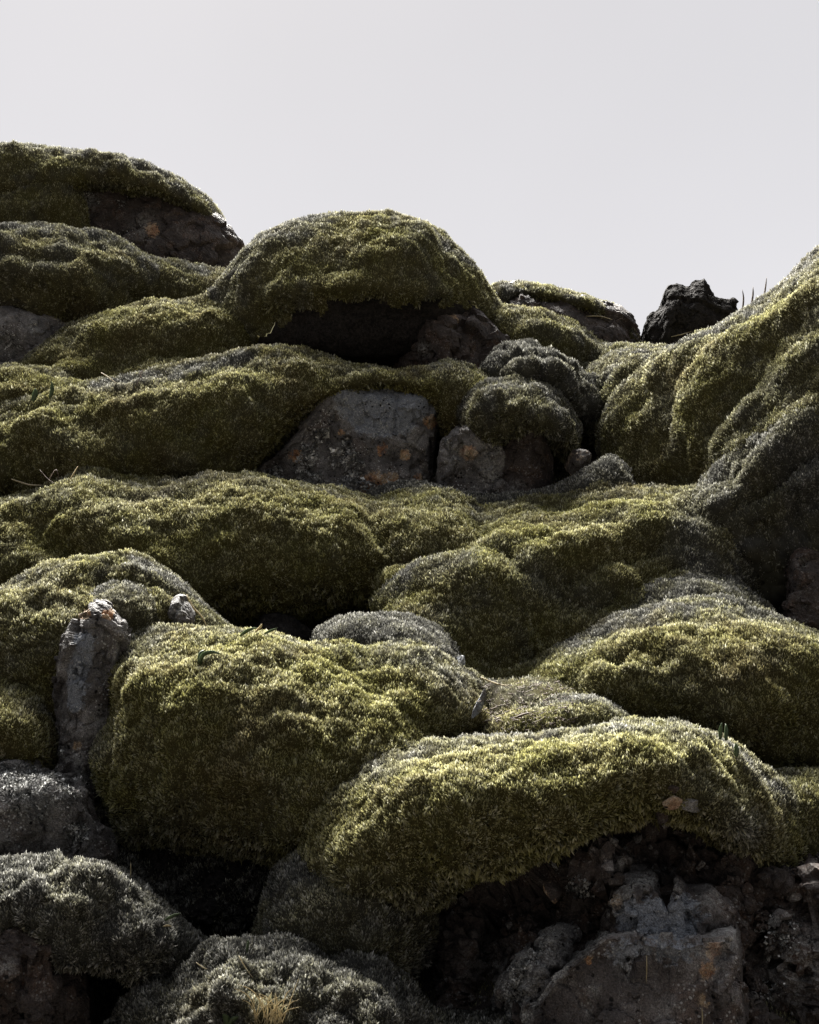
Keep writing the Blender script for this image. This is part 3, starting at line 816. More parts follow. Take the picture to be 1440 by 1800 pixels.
rk = rock_mesh(s, M_ROCK, rust=[((655, 850), 22, 1.0), ((690, 845), 14, .8), ((672, 790), 14, .8), ((757, 742), 14, .9), ((712, 800), 12, .7), ((520, 800), 16, .7), ((600, 760), 9, .6), ((735, 838), 12, .7), ((575, 700), 8, .5)],
               crust=[((590, 720), 16, .4), ((725, 775), 16, .6)], slate=[([(620, 690), (740, 700)], 40, .9), ([(640, 740), (700, 745)], 26, .8)])
li = lichen_mesh(s, [((595, 805), 20, .9), ((540, 800), 22, .8), ((630, 815), 18, .8), ((565, 765), 16, .8), ((560, 845), 16, .6), ((615, 850), 18, .7), ((530, 835), 18, .7), ((480, 830), 16, .6), ((610, 780), 14, .6), ((650, 860), 16, .7)], 8, length=1.7, px_area=4.0)
thing('mossy_boulder', 'long moss ridge whose right end bares a blue grey and rusty rock face', 'boulder', [('moss', mo), ('rock', rk), ('lichen', li)], GB)

# rocks with cushions right of it
s = body([(768, 810, 772, 865), (780, 768, 780, 880), (800, 750, 800, 890), (840, 748, 840, 895), (885, 752, 892, 890), (912, 775, 915, 870)], 8.25, [.04, .15, .22, .24, .2, .05], belly=.15, under=-.3, facet=[(.06, 3.4), (.03, 8), (.01, 18)], rough=(.008, 30), lump=(.03, 2), lump2=None, step=1.6)
rk = rock_mesh(s, M_ROCK, rust=[((820, 795), 16, .8), ((850, 790), 20, .3)], crust=[((800, 800), 16, .9), ((865, 800), 30, .55), ((860, 840), 16, .8)])
li = lichen_mesh(s, [((798, 800), 12, .9), ((790, 780), 8, .8), ((850, 870), 30, .6)], 9)
s2 = body([(866, 800, 880, 880), (900, 768, 905, 890), (934, 735, 935, 890), (952, 762, 958, 880), (974, 805, 972, 865)], 8.12, [.04, .16, .2, .14, .04], belly=.15, under=-.2, curve=False, facet=[(.03, 4), (.015, 9), (.008, 20)], rough=(.006, 30), lump=(.02, 2), lump2=None, step=1.6)
rk2 = rock_mesh(s2, M_BROWN, crust=[((905, 860), 14, .6)], slate=[((935, 810), 30, .3)])
s = body([(812, 730, 820, 745), (838, 692, 830, 770), (890, 672, 880, 778), (950, 684, 950, 768), (995, 712, 1000, 785), (1020, 752, 1014, 800)], 8.4, [.05, .45, .6, .6, .48, .08], belly=.5, under=.5, lump=(.10, 3), lump2=(.05, 8))
mo = moss_mesh(s, .55, seed=15)
thing('mossy_boulder', 'split grey boulder wearing a round grey green cap, right of the blue grey rock face', 'boulder', [('rock', rk), ('rock', rk2, 'dark pointed slab'), ('moss_cap', mo), ('lichen', li)], GB)

s = body([(848, 648, 852, 672), (885, 616, 880, 690), (940, 607, 940, 705), (1000, 630, 1010, 720), (1045, 680, 1050, 735), (1060, 708, 1062, 740)], 9.0, [.06, .4, .5, .45, .3, .06], belly=.5, under=.3, bumps=[([(900, 660), (950, 650), (1000, 690)], 14, .06)], lump=(.16, 3.2), lump2=(.08, 8), edge=1.0)
solo('moss_cushion', 'ash grey cushion just behind the round capped split boulder', 'moss cushion', moss_mesh(s, .85, seed=16), GC)

s = body([(660, 880, 670, 910), (720, 856, 730, 915), (800, 870, 810, 920), (880, 878, 880, 920), (950, 872, 960, 925), (1000, 852, 1005, 925), (1040, 822, 1045, 920), (1075, 800, 1085, 900), (1105, 830, 1105, 880)], 7.95, [.08, .2, .2, .2, .25, .3, .3, .25, .06], belly=.6, under=0, lump=(.05, 5))
solo('moss_cushion', 'low dark grey crumbly moss strip along the foot of the split boulder', 'moss cushion', moss_mesh(s, .9, seed=17, thick=1.3), GC)

# yellow ridge across the middle
s = body([(-90, 885, -90, 1060), (50, 864, 40, 1070), (140, 848, 130, 1080), (280, 850, 270, 1100), (420, 846, 400, 1110), (560, 862, 530, 1095), (650, 875, 625, 1060), (730, 882, 700, 1070), (840, 903, 810, 1130), (950, 890, 935, 1165), (1050, 868, 1040, 1165), (1150, 866, 1160, 1140), (1240, 885, 1260, 1125), (1340, 930, 1350, 1120)],
         [7.8, 7.8, 7.8, 7.8, 7.8, 7.8, 7.78, 7.75, 7.7, 7.7, 7.7, 7.7, 7.6, 7.5], [.9, .9, .95, 1.0, 1.0, .95, .95, 1.05, 1.2, 1.35, 1.35, 1.2, .9, .3],
         belly=[.6, .6, .6, .6, .6, .6, .65, .78, .85, .88, .88, .88, .85, .8], under=[.5, .5, .5, .55, .6, .6, .4, .1, 0, 0, 0, -.05, -.1, -.1], lump=(.09, 1.7),
         bumps=[((430, 900), 70, .08), ((160, 880), 50, .05), ([(180, 890), (330, 870)], 16, -.05), ([(60, 920), (110, 960)], 30, -.07), ((230, 940), 40, .05), ((590, 970), 50, .08), ([(650, 910), (680, 960), (650, 1010)], 18, -.11),
                ([(700, 985), (830, 970)], 22, -.10), ([(1000, 970), (1180, 920)], 26, .06), ([(1000, 1010), (1160, 960)], 20, -.07), ([(1080, 1060), (1190, 1000)], 22, -.06), ((780, 910), 50, .06), ((900, 930), 40, .05), ([(900, 1010), (1000, 1040), (1050, 1080)], 26, -.07), ([(840, 925), (860, 960)], 14, -.05)])
solo('mossy_boulder', 'long yellow green ridge right across the middle, hanging over a black hollow at its left', 'boulder', moss_mesh(s, .0, seed=18, greys=[([(180, 895), (350, 850)], 14, .3), ([(0, 885), (120, 870)], 10, .25), ([(960, 1020), (1060, 1050)], 40, .5), ([(1210, 940), (1260, 1060)], 45, .8), ([(1060, 915), (1090, 900)], 14, .3)], patch=.32), GB)

s = body([(652, 1062, 660, 1090), (720, 1022, 705, 1140), (800, 1000, 790, 1185), (860, 1000, 860, 1205), (915, 1042, 930, 1200), (958, 1095, 970, 1180)], 6.72, [.06, .3, .42, .42, .35, .06], belly=.7, under=-.35)
solo('mossy_boulder', 'small green hump in the hollow below the middle ridge', 'boulder', moss_mesh(s, .1, seed=20, greys=[([(690, 1030), (830, 1000)], 16, .4)]), GB)

s = body([(915, 1160, 920, 1205), (965, 1118, 965, 1215), (1040, 1085, 1040, 1200), (1110, 1058, 1110, 1150), (1190, 1040, 1200, 1120), (1290, 1040, 1300, 1110), (1350, 1070, 1355, 1110)], 6.75, [.06, .3, .4, .4, .4, .35, .1], belly=.7, under=0)
solo('moss_cushion', 'thin grey moss apron between the middle ridge and the right mound with a notch', 'moss cushion', moss_mesh(s, .75, seed=21), GC)

s = body([(560, 1118, 566, 1160), (605, 1086, 605, 1185), (680, 1077, 690, 1195), (750, 1100, 760, 1195), (790, 1150, 794, 1190)], 6.2, [.06, .3, .38, .32, .06], belly=.6, under=.1)
solo('moss_cushion', 'oval ash grey cushion behind the large yellow mound, beside the black hollow', 'moss cushion', moss_mesh(s, .95, seed=22), GC)

s = body([(435, 1110, 440, 1140), (470, 1088, 475, 1150), (510, 1090, 515, 1150), (545, 1112, 548, 1140)], 6.9, [.05, .2, .2, .05], belly=.5, under=.1, facet=[(.05, 4)], rough=(.012, 18), **RF)
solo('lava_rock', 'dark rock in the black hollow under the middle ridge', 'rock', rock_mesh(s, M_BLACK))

# right mound
s = body([(905, 1208, 915, 1222), (1000, 1142, 1000, 1250), (1090, 1097, 1080, 1290), (1180, 1072, 1190, 1320), (1270, 1064, 1290, 1350), (1360, 1085, 1380, 1370), (1450, 1115, 1470, 1380), (1560, 1160, 1580, 1390)],
         6.3, [.08, .5, .75, .85, .9, .9, .85, .8], belly=.6, under=.3, lump2=(.03, 5), bumps=[((1080, 1160), 20, -.12), ((1060, 1145), 16, .03), ([(1060, 1180), (1110, 1178)], 12, .03)])
solo('mossy_boulder', 'broad pale topped mound at the right edge with a small notch in its left shoulder', 'boulder', moss_mesh(s, .05, seed=23, greys=[([(990, 1140), (1100, 1085), (1250, 1062), (1380, 1085)], 22, .45), ((960, 1190), 40, -.2)], patch=.3), GB)

# left arch
s = body([(-90, 1085, -80, 1290), (20, 1020, 0, 1295), (90, 985, 60, 1300), (190, 979, 110, 1300), (280, 1000, 215, 1200), (340, 1045, 300, 1130), (390, 1090, 375, 1130), (428, 1120, 432, 1135)],
         6.45, [.7, .75, .75, .7, .5, .3, .2, .05], belly=.55, under=.4, bumps=[((50, 1045), 34, -.05), ([(180, 1010), (280, 1040), (340, 1090)], 14, -.06)])
mo = moss_mesh(s, .08, seed=24, greys=[([(240, 985), (330, 1030), (400, 1100)], 14, .5), ((40, 1150), 50, .2)], patch=.35)
s = body([(95, 1100, 98, 1150), (140, 1045, 145, 1170), (200, 1022, 205, 1165), (258, 1042, 258, 1140), (292, 1085, 292, 1125)], 6.1, [.06, .25, .3, .25, .05], belly=.5, under=.3)
s.apart = 1
mp = moss_mesh(s, .6, seed=25)
s = body([(292, 1085, 295, 1115), (312, 1056, 312, 1125), (330, 1062, 330, 1125), (340, 1095, 340, 1118)], 6.05, [.03, .1, .1, .03], belly=.5, under=.2, facet=[(.03, 7)], rough=(.012, 25), **RF)
rk = rock_mesh(s, M_ROCK, crust=[((315, 1075), 14, .6)])
thing('mossy_boulder', 'left arching mound whose moss bends over a second grey arch and a rock knob', 'boulder', [('moss', mo), ('moss_arch', mp), ('rock_knob', rk)], GB)

# upright rock
s = body([(97, 1250, 100, 1310), (108, 1180, 108, 1340), (122, 1120, 118, 1370), (140, 1078, 130, 1395), (165, 1062, 145, 1415), (186, 1064, 160, 1420), (210, 1092, 182, 1330), (224, 1120, 200, 1215)],
         5.72, [.03, .1, .14, .16, .16, .15, .12, .03], belly=.2, under=-.1, back=.3, curve=False, facet=[(.05, 2.6), (.025, 7), (.010, 16)], rough=(.006, 30), bumps=[((125, 1262), 10, -.07), ([(170, 1225), (140, 1260), (130, 1300)], 6, -.03)], lump=(.02, 3), lump2=None, step=1.5)
rk = rock_mesh(s, M_ROCK, rust=[((148, 1078), 12, 1), ((190, 1080), 12, .9), ((135, 1310), 10, .6)], crust=[([(135, 1330), (150, 1390)], 8, .9), ((170, 1270), 25, .4)], slate=[([(150, 1130), (130, 1230)], 26, .7)])
li = lichen_mesh(s, [((112, 1320), 12, .9), ((120, 1290), 10, .5)], 12)
thing('standing_rock', 'narrow upright slate grey rock with a rust tipped top left of the large yellow mound', 'rock', [('rock', rk), ('lichen', li)])

# large yellow mound, centre left
s = body([(190, 1185, 170, 1360), (240, 1132, 185, 1440), (330, 1110, 235, 1490), (450, 1114, 350, 1500), (570, 1140, 470, 1510), (680, 1150, 580, 1520), (770, 1160, 660, 1450), (832, 1195, 745, 1380), (855, 1262, 840, 1320)],
         5.85, [.1, .6, .8, .9, .95, .9, .75, .5, .08], belly=.62, under=.5, lump=(.08, 1.9),
         bumps=[([(640, 1170), (700, 1240), (760, 1290)], 18, -.04), ((820, 1270), 26, .05), ([(200, 1200), (260, 1180)], 20, .03), ([(430, 1230), (560, 1250)], 20, -.02), ((620, 1280), 30, -.03), ((165, 1330), 36, .06), ((185, 1240), 34, -.06), ([(340, 1300), (500, 1320)], 24, -.025)])
solo('mossy_boulder', 'large yellow mound with a green leaf sprig on top, right of the upright slate rock', 'boulder', moss_mesh(s, .0, seed=26, greys=[([(180, 1160), (270, 1130)], 30, .5), ((170, 1310), 40, .5), ([(640, 1155), (760, 1165), (830, 1200)], 26, .35), ((780, 1220), 40, .35), ([(600, 1160), (700, 1290)], 60, -.15), ([(220, 1470), (450, 1480)], 60, .35)], patch=.3), GB)

s = body([(840, 1222, 835, 1300), (900, 1195, 900, 1300), (960, 1202, 960, 1290), (1030, 1240, 1030, 1280)], 5.85, [.06, .3, .3, .08], belly=.8, under=0)
solo('moss_cushion', 'litter strewn brown and yellow saddle between the large yellow mound and the right mound', 'moss cushion', moss_mesh(s, .3, seed=27, px_area=22, length=.9), GC)
s = body([(845, 1292, 850, 1320), (930, 1265, 930, 1325), (1000, 1236, 1000, 1325), (1055, 1238, 1060, 1320), (1110, 1285, 1112, 1315)], 5.55, [.06, .22, .28, .25, .06], belly=.6, under=.1)
solo('moss_cushion', 'small bright yellow cushion with a grey rim tucked behind the front mound', 'moss cushion', moss_mesh(s, .05, seed=28, greys=[([(980, 1240), (1050, 1238), (1100, 1275)], 16, .7)], patch=.3), GC)

# front mound
s = body([(535, 1530, 545, 1560), (580, 1435, 600, 1575), (690, 1340, 700, 1585), (850, 1298, 840, 1550), (1000, 1288, 960, 1500), (1130, 1279, 1090, 1445), (1250, 1293, 1200, 1440), (1330, 1350, 1290, 1510), (1385, 1430, 1372, 1550), (1410, 1515, 1406, 1560)],
         5.1, [.06, .45, .6, .68, .7, .66, .6, .5, .3, .06], belly=.55, under=.6, lump=(.07, 1.9),
         bumps=[([(1190, 1400), (1280, 1440)], 30, .03), ((1300, 1450), 36, .05), ([(850, 1310), (940, 1300)], 14, -.02), ([(900, 1340), (870, 1450)], 30, -.03), ([(1220, 1350), (1330, 1430)], 16, -.03)])
solo('mossy_boulder', 'front mound with a frosted rim, hanging over the bare slab and its rubble', 'boulder', moss_mesh(s, .0, seed=29, greys=[([(620, 1390), (740, 1318), (900, 1292), (1150, 1278), (1270, 1300), (1370, 1400)], 14, .45), ([(1220, 1380), (1330, 1470)], 40, .4), ((1310, 1460), 40, .4), ([(560, 1560), (800, 1570)], 40, .4)], patch=.28), GB)

s = body([(468, 1590, 470, 1640), (500, 1538, 500, 1680), (580, 1530, 560, 1700), (660, 1545, 650, 1705), (720, 1580, 720, 1690), (760, 1630, 760, 1670)], 4.95, [.06, .3, .36, .36, .25, .06], belly=.5, under=.35)
solo('moss_cushion', 'shaded dark grey cushion at the lower left foot of the front mound', 'moss cushion', moss_mesh(s, .7, seed=30), GC)

s = body([(1360, 1375, 1380, 1540), (1400, 1357, 1410, 1590), (1460, 1352, 1470, 1600), (1540, 1350, 1550, 1600)], 5.35, [.1, .35, .4, .4], belly=.6, under=.2)
solo('moss_cushion', 'green moss patch cut by the right edge beside the front mound', 'moss cushion', moss_mesh(s, .25, seed=31), GC)

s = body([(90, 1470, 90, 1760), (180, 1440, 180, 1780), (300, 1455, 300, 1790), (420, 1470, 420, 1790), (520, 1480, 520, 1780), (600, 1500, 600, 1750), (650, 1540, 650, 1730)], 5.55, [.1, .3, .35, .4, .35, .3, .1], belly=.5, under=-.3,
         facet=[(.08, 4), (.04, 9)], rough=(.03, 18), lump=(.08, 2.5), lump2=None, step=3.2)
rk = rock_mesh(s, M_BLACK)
nz = fbm(s.v, 4.5, 4)
v2, t2, l2, n2 = shoots(s.v, s.n, surf_tris(s), np.clip(nz * 4 + .35, 0, 1), np.clip(.8 + nz, 0, 1), 5.0, seed=61)
mo = make_mesh('moss', v2, np.zeros((0, 4), int), t2, M_MOSS, l2, normals=n2)
thing('lava_bank', 'black shaded lava bank under the large yellow mound with sparse grey moss', 'rock', [('rock', rk), ('moss', mo)])

# left edge, lower half
s = body([(-80, 1228, -80, 1360), (10, 1225, 0, 1355), (60, 1248, 60, 1350), (98, 1300, 98, 1335)], 5.75, [.35, .35, .3, .05], belly=.45, under=.4)
solo('moss_cushion', 'dim olive cushion at the left edge beside the upright slate rock', 'moss cushion', moss_mesh(s, .05, seed=32), GC)
s = body([(-80, 1362, -80, 1560), (0, 1358, 0, 1560), (70, 1345, 70, 1560), (125, 1365, 130, 1560), (165, 1440, 180, 1550), (230, 1490, 240, 1540)], 5.45, [.3, .35, .35, .3, .25, .06], belly=.4, under=.2, facet=[(.07, 4), (.03, 10)], rough=(.02, 20), **RF)
rk = rock_mesh(s, M_ROCK, crust=[((60, 1385), 50, .5)])
li = lichen_mesh(s, [([(0, 1375), (110, 1380)], 36, .9), ((60, 1420), 40, .6), ((135, 1465), 22, .8)], 14, px_area=6, length=1.2, thick=1.4)
thing('lava_rock', 'dark rock under grey lichen tufts at the left edge below the upright slate rock', 'rock', [('rock', rk), ('lichen', li)])

s = body([(-80, 1535, -80, 1660), (30, 1520, 25, 1650), (120, 1518, 110, 1665), (200, 1535, 195, 1700), (280, 1590, 275, 1720), (345, 1665, 345, 1715)], 4.8, [.4, .42, .42, .4, .3, .06], belly=.55, under=.35, lump=(.12, 3.2), lump2=(.09, 7), edge=1.0)
mo = moss_mesh(s, .95, rim=0, seed=33, greys=[((120, 1580), 40, -.15)])
s = body([(-80, 1610, -80, 1880), (0, 1612, 0, 1880), (60, 1630, 60, 1880), (115, 1660, 122, 1880), (150, 1720, 160, 1860)], 4.55, [.15, .2, .2, .15, .05], belly=.4, under=0, facet=[(.05, 5), (.02, 12)], rough=(.012, 22), bumps=[([(42, 1640), (38, 1700), (36, 1760), (60, 1800)], 6, -.07)], **RL)
rk = rock_mesh(s, M_BROWN, crust=[((10, 1700), 20, .4)])
thing('mossy_boulder', 'silver grey cushion on a cracked brown rock in the bottom left corner', 'boulder', [('moss', mo), ('rock', rk)], GB)

s = body([(150, 1830, 150, 1900), (270, 1755, 250, 1920), (350, 1692, 340, 1930), (430, 1672, 430, 1930), (520, 1685, 520, 1930), (620, 1705, 620, 1930), (700, 1742, 700, 1930), (780, 1780, 780, 1920), (900, 1790, 900, 1910), (930, 1820, 930, 1880)], 4.55, [.08, .35, .45, .5, .5, .5, .4, .3, .2, .05], belly=.7, under=0, lump=(.10, 3.2), lump2=(.09, 7), edge=1.0)
solo('moss_cushion', 'grey cushion with a dry grass tuft at the bottom edge, left of the bare slab', 'moss cushion', moss_mesh(s, .9, seed=34, greys=[((470, 1790), 40, -.7), ((350, 1760), 40, -.2)]), GC)

# bare slab, lower right
s = body([(905, 1815, 900, 1900), (935, 1752, 925, 1910), (972, 1702, 960, 1910), (1020, 1668, 1020, 1910), (1064, 1632, 1064, 1910), (1120, 1628, 1120, 1910), (1180, 1640, 1180, 1910), (1240, 1632, 1240, 1910), (1292, 1628, 1290, 1910), (1306, 1700, 1306, 1900)],
         4.60, [.12, .2, .24, .28, .3, .32, .34, .32, .28, .06], belly=.06, under=-.35, curve=False, facet=[(.05, 2.0), (.018, 6), (.006, 16)], rough=(.005, 40),
         bumps=[([(1180, 1650), (1170, 1740), (1180, 1800)], 5, -.02), ((1250, 1690), 24, .04), ((1240, 1760), 16, -.03)], lump=(.02, 1.8), lump2=None, step=1.6)
rk = rock_mesh(s, M_SLAB, rust=[((1035, 1690), 14, .6), ((1260, 1668), 18, .9), ((1245, 1705), 20, .7), ((1240, 1760), 20, .4)],
               crust=[([(1064, 1636), (1010, 1676), (950, 1745), (915, 1800)], 12, 1.0), ([(1064, 1634), (1290, 1632)], 7, .8), ((1265, 1670), 26, .6), ((1110, 1700), 22, .5), ((1040, 1740), 14, .5), ((1290, 1650), 12, .6)], slate=[((1190, 1660), 60, .5), ((1100, 1680), 40, .6)])  # ridge and top-edge strips paint lit edges pale; other crust spots are lichen
s = body([(1052, 1612, 1056, 1690), (1066, 1590, 1066, 1700), (1074, 1554, 1078, 1705), (1110, 1532, 1112, 1705), (1150, 1538, 1152, 1700), (1166, 1576, 1168, 1700), (1176, 1592, 1180, 1700), (1188, 1534, 1194, 1700), (1206, 1560, 1212, 1700), (1250, 1562, 1250, 1700), (1290, 1582, 1290, 1700), (1306, 1640, 1306, 1690)],
         4.72, [.05, .15, .25, .3, .3, .3, .3, .3, .28, .25, .2, .05], belly=.3, under=-.4, curve=False, facet=[(.05, 3.0), (.025, 8), (.008, 18)], rough=(.008, 30), lump=(.02, 2), lump2=None, step=1.6)
rk2 = rock_mesh(s, M_SLAB, rust=[((1082, 1585), 14, .8)], crust=[([(1070, 1600), (1110, 1550), (1150, 1545)], 16, .7), ((1190, 1560), 12, .7), ((1250, 1580), 20, .5)], slate=[((1200, 1620), 50, .8), ((1120, 1610), 40, .8)])
s = body([(872, 1770, 872, 1900), (890, 1725, 888, 1910), (915, 1690, 910, 1910), (945, 1660, 940, 1910), (985, 1640, 970, 1910), (1000, 1660, 985, 1900)], 4.70, [.05, .18, .24, .26, .2, .05], belly=.3, under=-.3, facet=[(.05, 6), (.03, 12)], rough=(.02, 24), lump=(.04, 5), lump2=None, step=1.8)
rk3 = rock_mesh(s, M_ROCK, crust=[([(960, 1660), (910, 1720), (890, 1800)], 34, .8)])
li = lichen_mesh(s, [([(950, 1670), (910, 1720), (900, 1780)], 22, .6)], 15, length=.7)
thing('lava_slab', 'bare cracked brown slab with pale lichen crusts at the lower right', 'rock', [('slab', rk), ('ledge', rk2, 'broken slate grey top ledge'), ('crusted_edge', rk3, 'knobbly lichen crusted left edge'), ('lichen', li)])

# bank of cindery rock behind the slab
s = body([(760, 1640, 760, 1900), (830, 1600, 830, 1900), (920, 1530, 920, 1900), (1050, 1450, 1050, 1900), (1180, 1420, 1180, 1900), (1300, 1490, 1300, 1900), (1400, 1530, 1400, 1900), (1540, 1540, 1540, 1900)],
         [5.0] * 8, [.15, .35, .42, .42, .45, .42, .46, .46], belly=.7, under=0, facet=[(.14, 4), (.07, 9), (.025, 20)], rough=(.03, 22), lump=(.10, 3), lump2=None, step=2.0)
rk = rock_mesh(s, M_BROWN, crust=[((1400, 1700), 60, .5), ((1100, 1520), 30, .4), ((860, 1700), 40, .4)])
li = lichen_mesh(s, [((1380, 1640), 60, .45), ((1020, 1560), 24, .8), ((1360, 1740), 40, .4)], 16, length=.9, px_area=9)
thing('lava_bank', 'cindery dark lava bank behind the bare slab under the front mound', 'rock', [('rock', rk), ('lichen', li)])

grow_moss()
EYE = Vector((0, 0, CAMZ))
bpy.context.view_layer.update()
def depth_at(pts, Y):
    dg = bpy.context.evaluated_depsgraph_get(); ys = []
    for x, y in pts:
        h = SC.ray_cast(dg, EYE, (Vector(P(x, y, 5.0)) - EYE).normalized())
        if h[0]: ys.append(h[1].y)
    return min(ys) - 0.008 if ys else Y

# ------------------------------------------------------------------ loose stones
def stone_mesh(rad, seed, mat, rust=0.0, crust=0.0, slate=0.0, squash=(1, .8, .75)):
    rng = np.random.default_rng(seed)
    n1, n2 = (40, 26) if rad > .03 else (18, 12)
    a = np.linspace(0, 2 * math.pi, n1, endpoint=False); b = np.linspace(0, math.pi, n2 + 2)[1:-1]
    d = np.stack([np.cos(a)[None] * np.sin(b)[:, None], np.sin(a)[None] * np.sin(b)[:, None], np.repeat(np.cos(b)[:, None], n1, 1)], -1).reshape(-1, 3)
    d = np.concatenate([d, [[0, 0, 1], [0, 0, -1]]])
    pl = rng.normal(size=(10, 3)); pl /= np.linalg.norm(pl, axis=1)[:, None]
    off = 0.5 + 0.45 * rng.random(10)
    dots = d @ pl.T
    r = np.min(np.where(dots > 0.05, off / np.maximum(dots, 0.05), 9), 1)
    r = np.minimum(r, 1.3) * (1 + 0.10 * fbm(d + seed, 2.4, 3) + 0.05 * fbm(d + seed, 9.0, 3))
    v = d * r[:, None] * rad * np.array(squash)
    j = np.arange(n1); jn = (j + 1) % n1
    q = np.concatenate([np.stack([i * n1 + j, (i + 1) * n1 + j, (i + 1) * n1 + jn, i * n1 + jn], 1) for i in range(n2 - 1)])
    k = n1 * n2
    t = np.concatenate([np.stack([np.full(n1, k), j, jn], 1), np.stack([np.full(n1, k + 1), (n2 - 1) * n1 + jn, (n2 - 1) * n1 + j], 1)])
    look = np.tile([rust, crust, slate, 1.0], (len(v), 1))
    return make_mesh('stone', v, q, t, mat, look, smooth_quads=False)

def stone(px, py, Y, rpx, label, seed, mat=None, group=None, **kw):
    me = stone_mesh(rpx * Y / FPX, seed, mat or M_ROCK, **kw)
    o = link('stone', me)
    o.location = P(px, py, Y)
    rng = np.random.default_rng(seed + 9)
    o.rotation_euler = rng.uniform(-.6, .6, 3) + np.array([0, 0, rng.uniform(0, 6)])
    return tag(o, label, 'stone', group)

stone(1182, 1408, depth_at([(1182, 1408)], 4.7) + .005, 17, 'rust orange stone under the frosted rim of the front mound', 1, M_ROCK, rust=1.0, crust=.2)
stone(1218, 1414, depth_at([(1218, 1414)], 4.7) + .016, 17, 'pale edged grey stone right of the rust orange stone', 2, M_ROCK, slate=.2, crust=.3, squash=(1.1, .9, .9))
stone(1165, 1432, depth_at([(1165, 1432)], 4.7) + .005, 16, 'dark stone just below the rust orange stone', 3, M_BROWN)
stone(1185, 1388, depth_at([(1185, 1388)], 4.7) + .005, 10, 'small dark stone above the rust orange stone', 4, M_BROWN)
stone(1018, 818, 8.0, 30, 'brick red stone beside the foot of the steep right flank', 5, M_BROWN, rust=.3, crust=.2)
stone(842, 1238, 5.35, 20, 'leaning slate flake at the right end of the large yellow mound', 6, M_ROCK, slate=.3, squash=(.32, .4, 1.25))
stone(812, 1166, 5.8, 14, 'small pale grey stone on the crest of the large yellow mound', 7, M_ROCK, slate=.5, crust=.6)
stone(660, 1700, 4.5, 24, 'dull red brown stone in the shade below the dark grey cushion', 8, M_BROWN, rust=.2)
stone(970, 1565, 4.62, 19, 'upright brown stone at the upper left of the rubble', 9, M_BROWN, rust=.35, squash=(.7, .7, 1.1))
rg = np.random.default_rng(77)
from mathutils.bvhtree import BVHTree
bpy.context.view_layer.update()
def bvh_of(objs):
    vs, fs = [], []
    for o in objs:
        b = len(vs); mw = o.matrix_world
        vs += [mw @ v.co for v in o.data.vertices]
        fs += [tuple(b + i for i in p.vertices) for p in o.data.polygons]
    return BVHTree.FromPolygons(vs, fs)
BANK = bvh_of([o for o in bpy.data.objects if o.type == 'MESH' and o.parent and o.parent.name.split('.')[0] in ('lava_bank', 'lava_slab') and o.name.split('.')[0] != 'lichen'] + [bpy.data.objects['ground']])
EYE = Vector((0, 0, CAMZ))
def on_bank(x, y):
    d = (Vector(P(x, y, 5.0)) - EYE).normalized()
    h = BANK.ray_cast(EYE, d)
    return h[0], h[1]
def scatter(n, box, sizes, label, group, far=5.6):
    for k in range(n):
        x, y = rg.uniform(box[0], box[2]), rg.uniform(box[1], box[3])
        h, nn = on_bank(x, y)
        r = sizes[0] * (sizes[1] / sizes[0]) ** (rg.random() ** 2.2)
        if h is None or h.y > far: continue
        sd = 200 + int(rg.integers(1000000))
        me = stone_mesh(r * h.y / FPX, sd, [M_ROCK, M_BROWN, M_BROWN, M_SLAB][k % 4], crust=float(rg.choice([0, .15, .4])), rust=float(rg.choice([0, 0, .2])))
        o = link('stone', me); o.location = h + nn * (r * h.y / FPX * .15)
        o.rotation_euler = rg.uniform(-1, 1, 3) * np.array([1, 1, 3])
        tag(o, label, 'stone', group)
scatter(40, (775, 1570, 915, 1800), (4, 17), 'small cindery stone in the rubble left of the bare slab', 'rubble left of the bare slab')
scatter(40, (1060, 1440, 1400, 1545), (4, 15), 'small dark stone in the rubble between the front mound and the bare slab', 'rubble above the bare slab')
scatter(34, (1300, 1560, 1410, 1800), (4, 17), 'lichen flecked stone in the rubble right of the bare slab', 'rubble right of the bare slab')

# ------------------------------------------------------------------ blades, leaves, twigs
def blade_mesh(pts, w, mat, flat=0.25, name='blade'):
    """a tapering blade with a body: four-sided tube along pts"""
    pts = np.array(pts, float); n = len(pts)
    t = np.linspace(0, 1, 9); c = catmull(pts, t)
    tan = np.gradient(c, axis=0); tan /= np.linalg.norm(tan, axis=1)[:, None]
    side = np.cross(tan, [0, 1, 0.2]); side /= np.linalg.norm(side, axis=1)[:, None] + 1e-9
    dep = np.cross(side, tan)
    wd = w * np.sin(math.pi * np.clip(0.16 + 0.84 * t, 0, 1)) ** 0.8 + w * .04
    ring = np.stack([c + side * wd[:, None], c + dep * (wd * flat)[:, None], c - side * wd[:, None], c - dep * (wd * flat)[:, None]], 1)
    v = ring.reshape(-1, 3)
    i = np.arange(len(t) - 1)[:, None] * 4; j = np.arange(4)[None]; jn = (j + 1) % 4
    q = np.stack([i + j, i + jn, i + 4 + jn, i + 4 + j], -1).reshape(-1, 4)
    q = np.concatenate([q, [[3, 2, 1, 0]], [[len(v) - 4, len(v) - 3, len(v) - 2, len(v) - 1]]])
    return make_mesh(name, v, q, np.zeros((0, 3), int), mat)

def line3(pts, Y, dy=0.0):
    k = np.linspace(0, 1, len(pts))
    return np.array([P(x, y, Y + dy * kk) for (x, y), kk in zip(pts, k)])

def stalk(pts, Y, wpx, label, mat=None, cat='grass stalk', name='grass_stalk', dy=0.0, group=None, flat=.8, rooted=False):
    Y = Y if rooted else depth_at(pts, Y)
    me = blade_mesh(line3(pts, Y, dy), wpx * Y / FPX, mat or M_DRY, flat)
    return solo(name, label, cat, me, group)

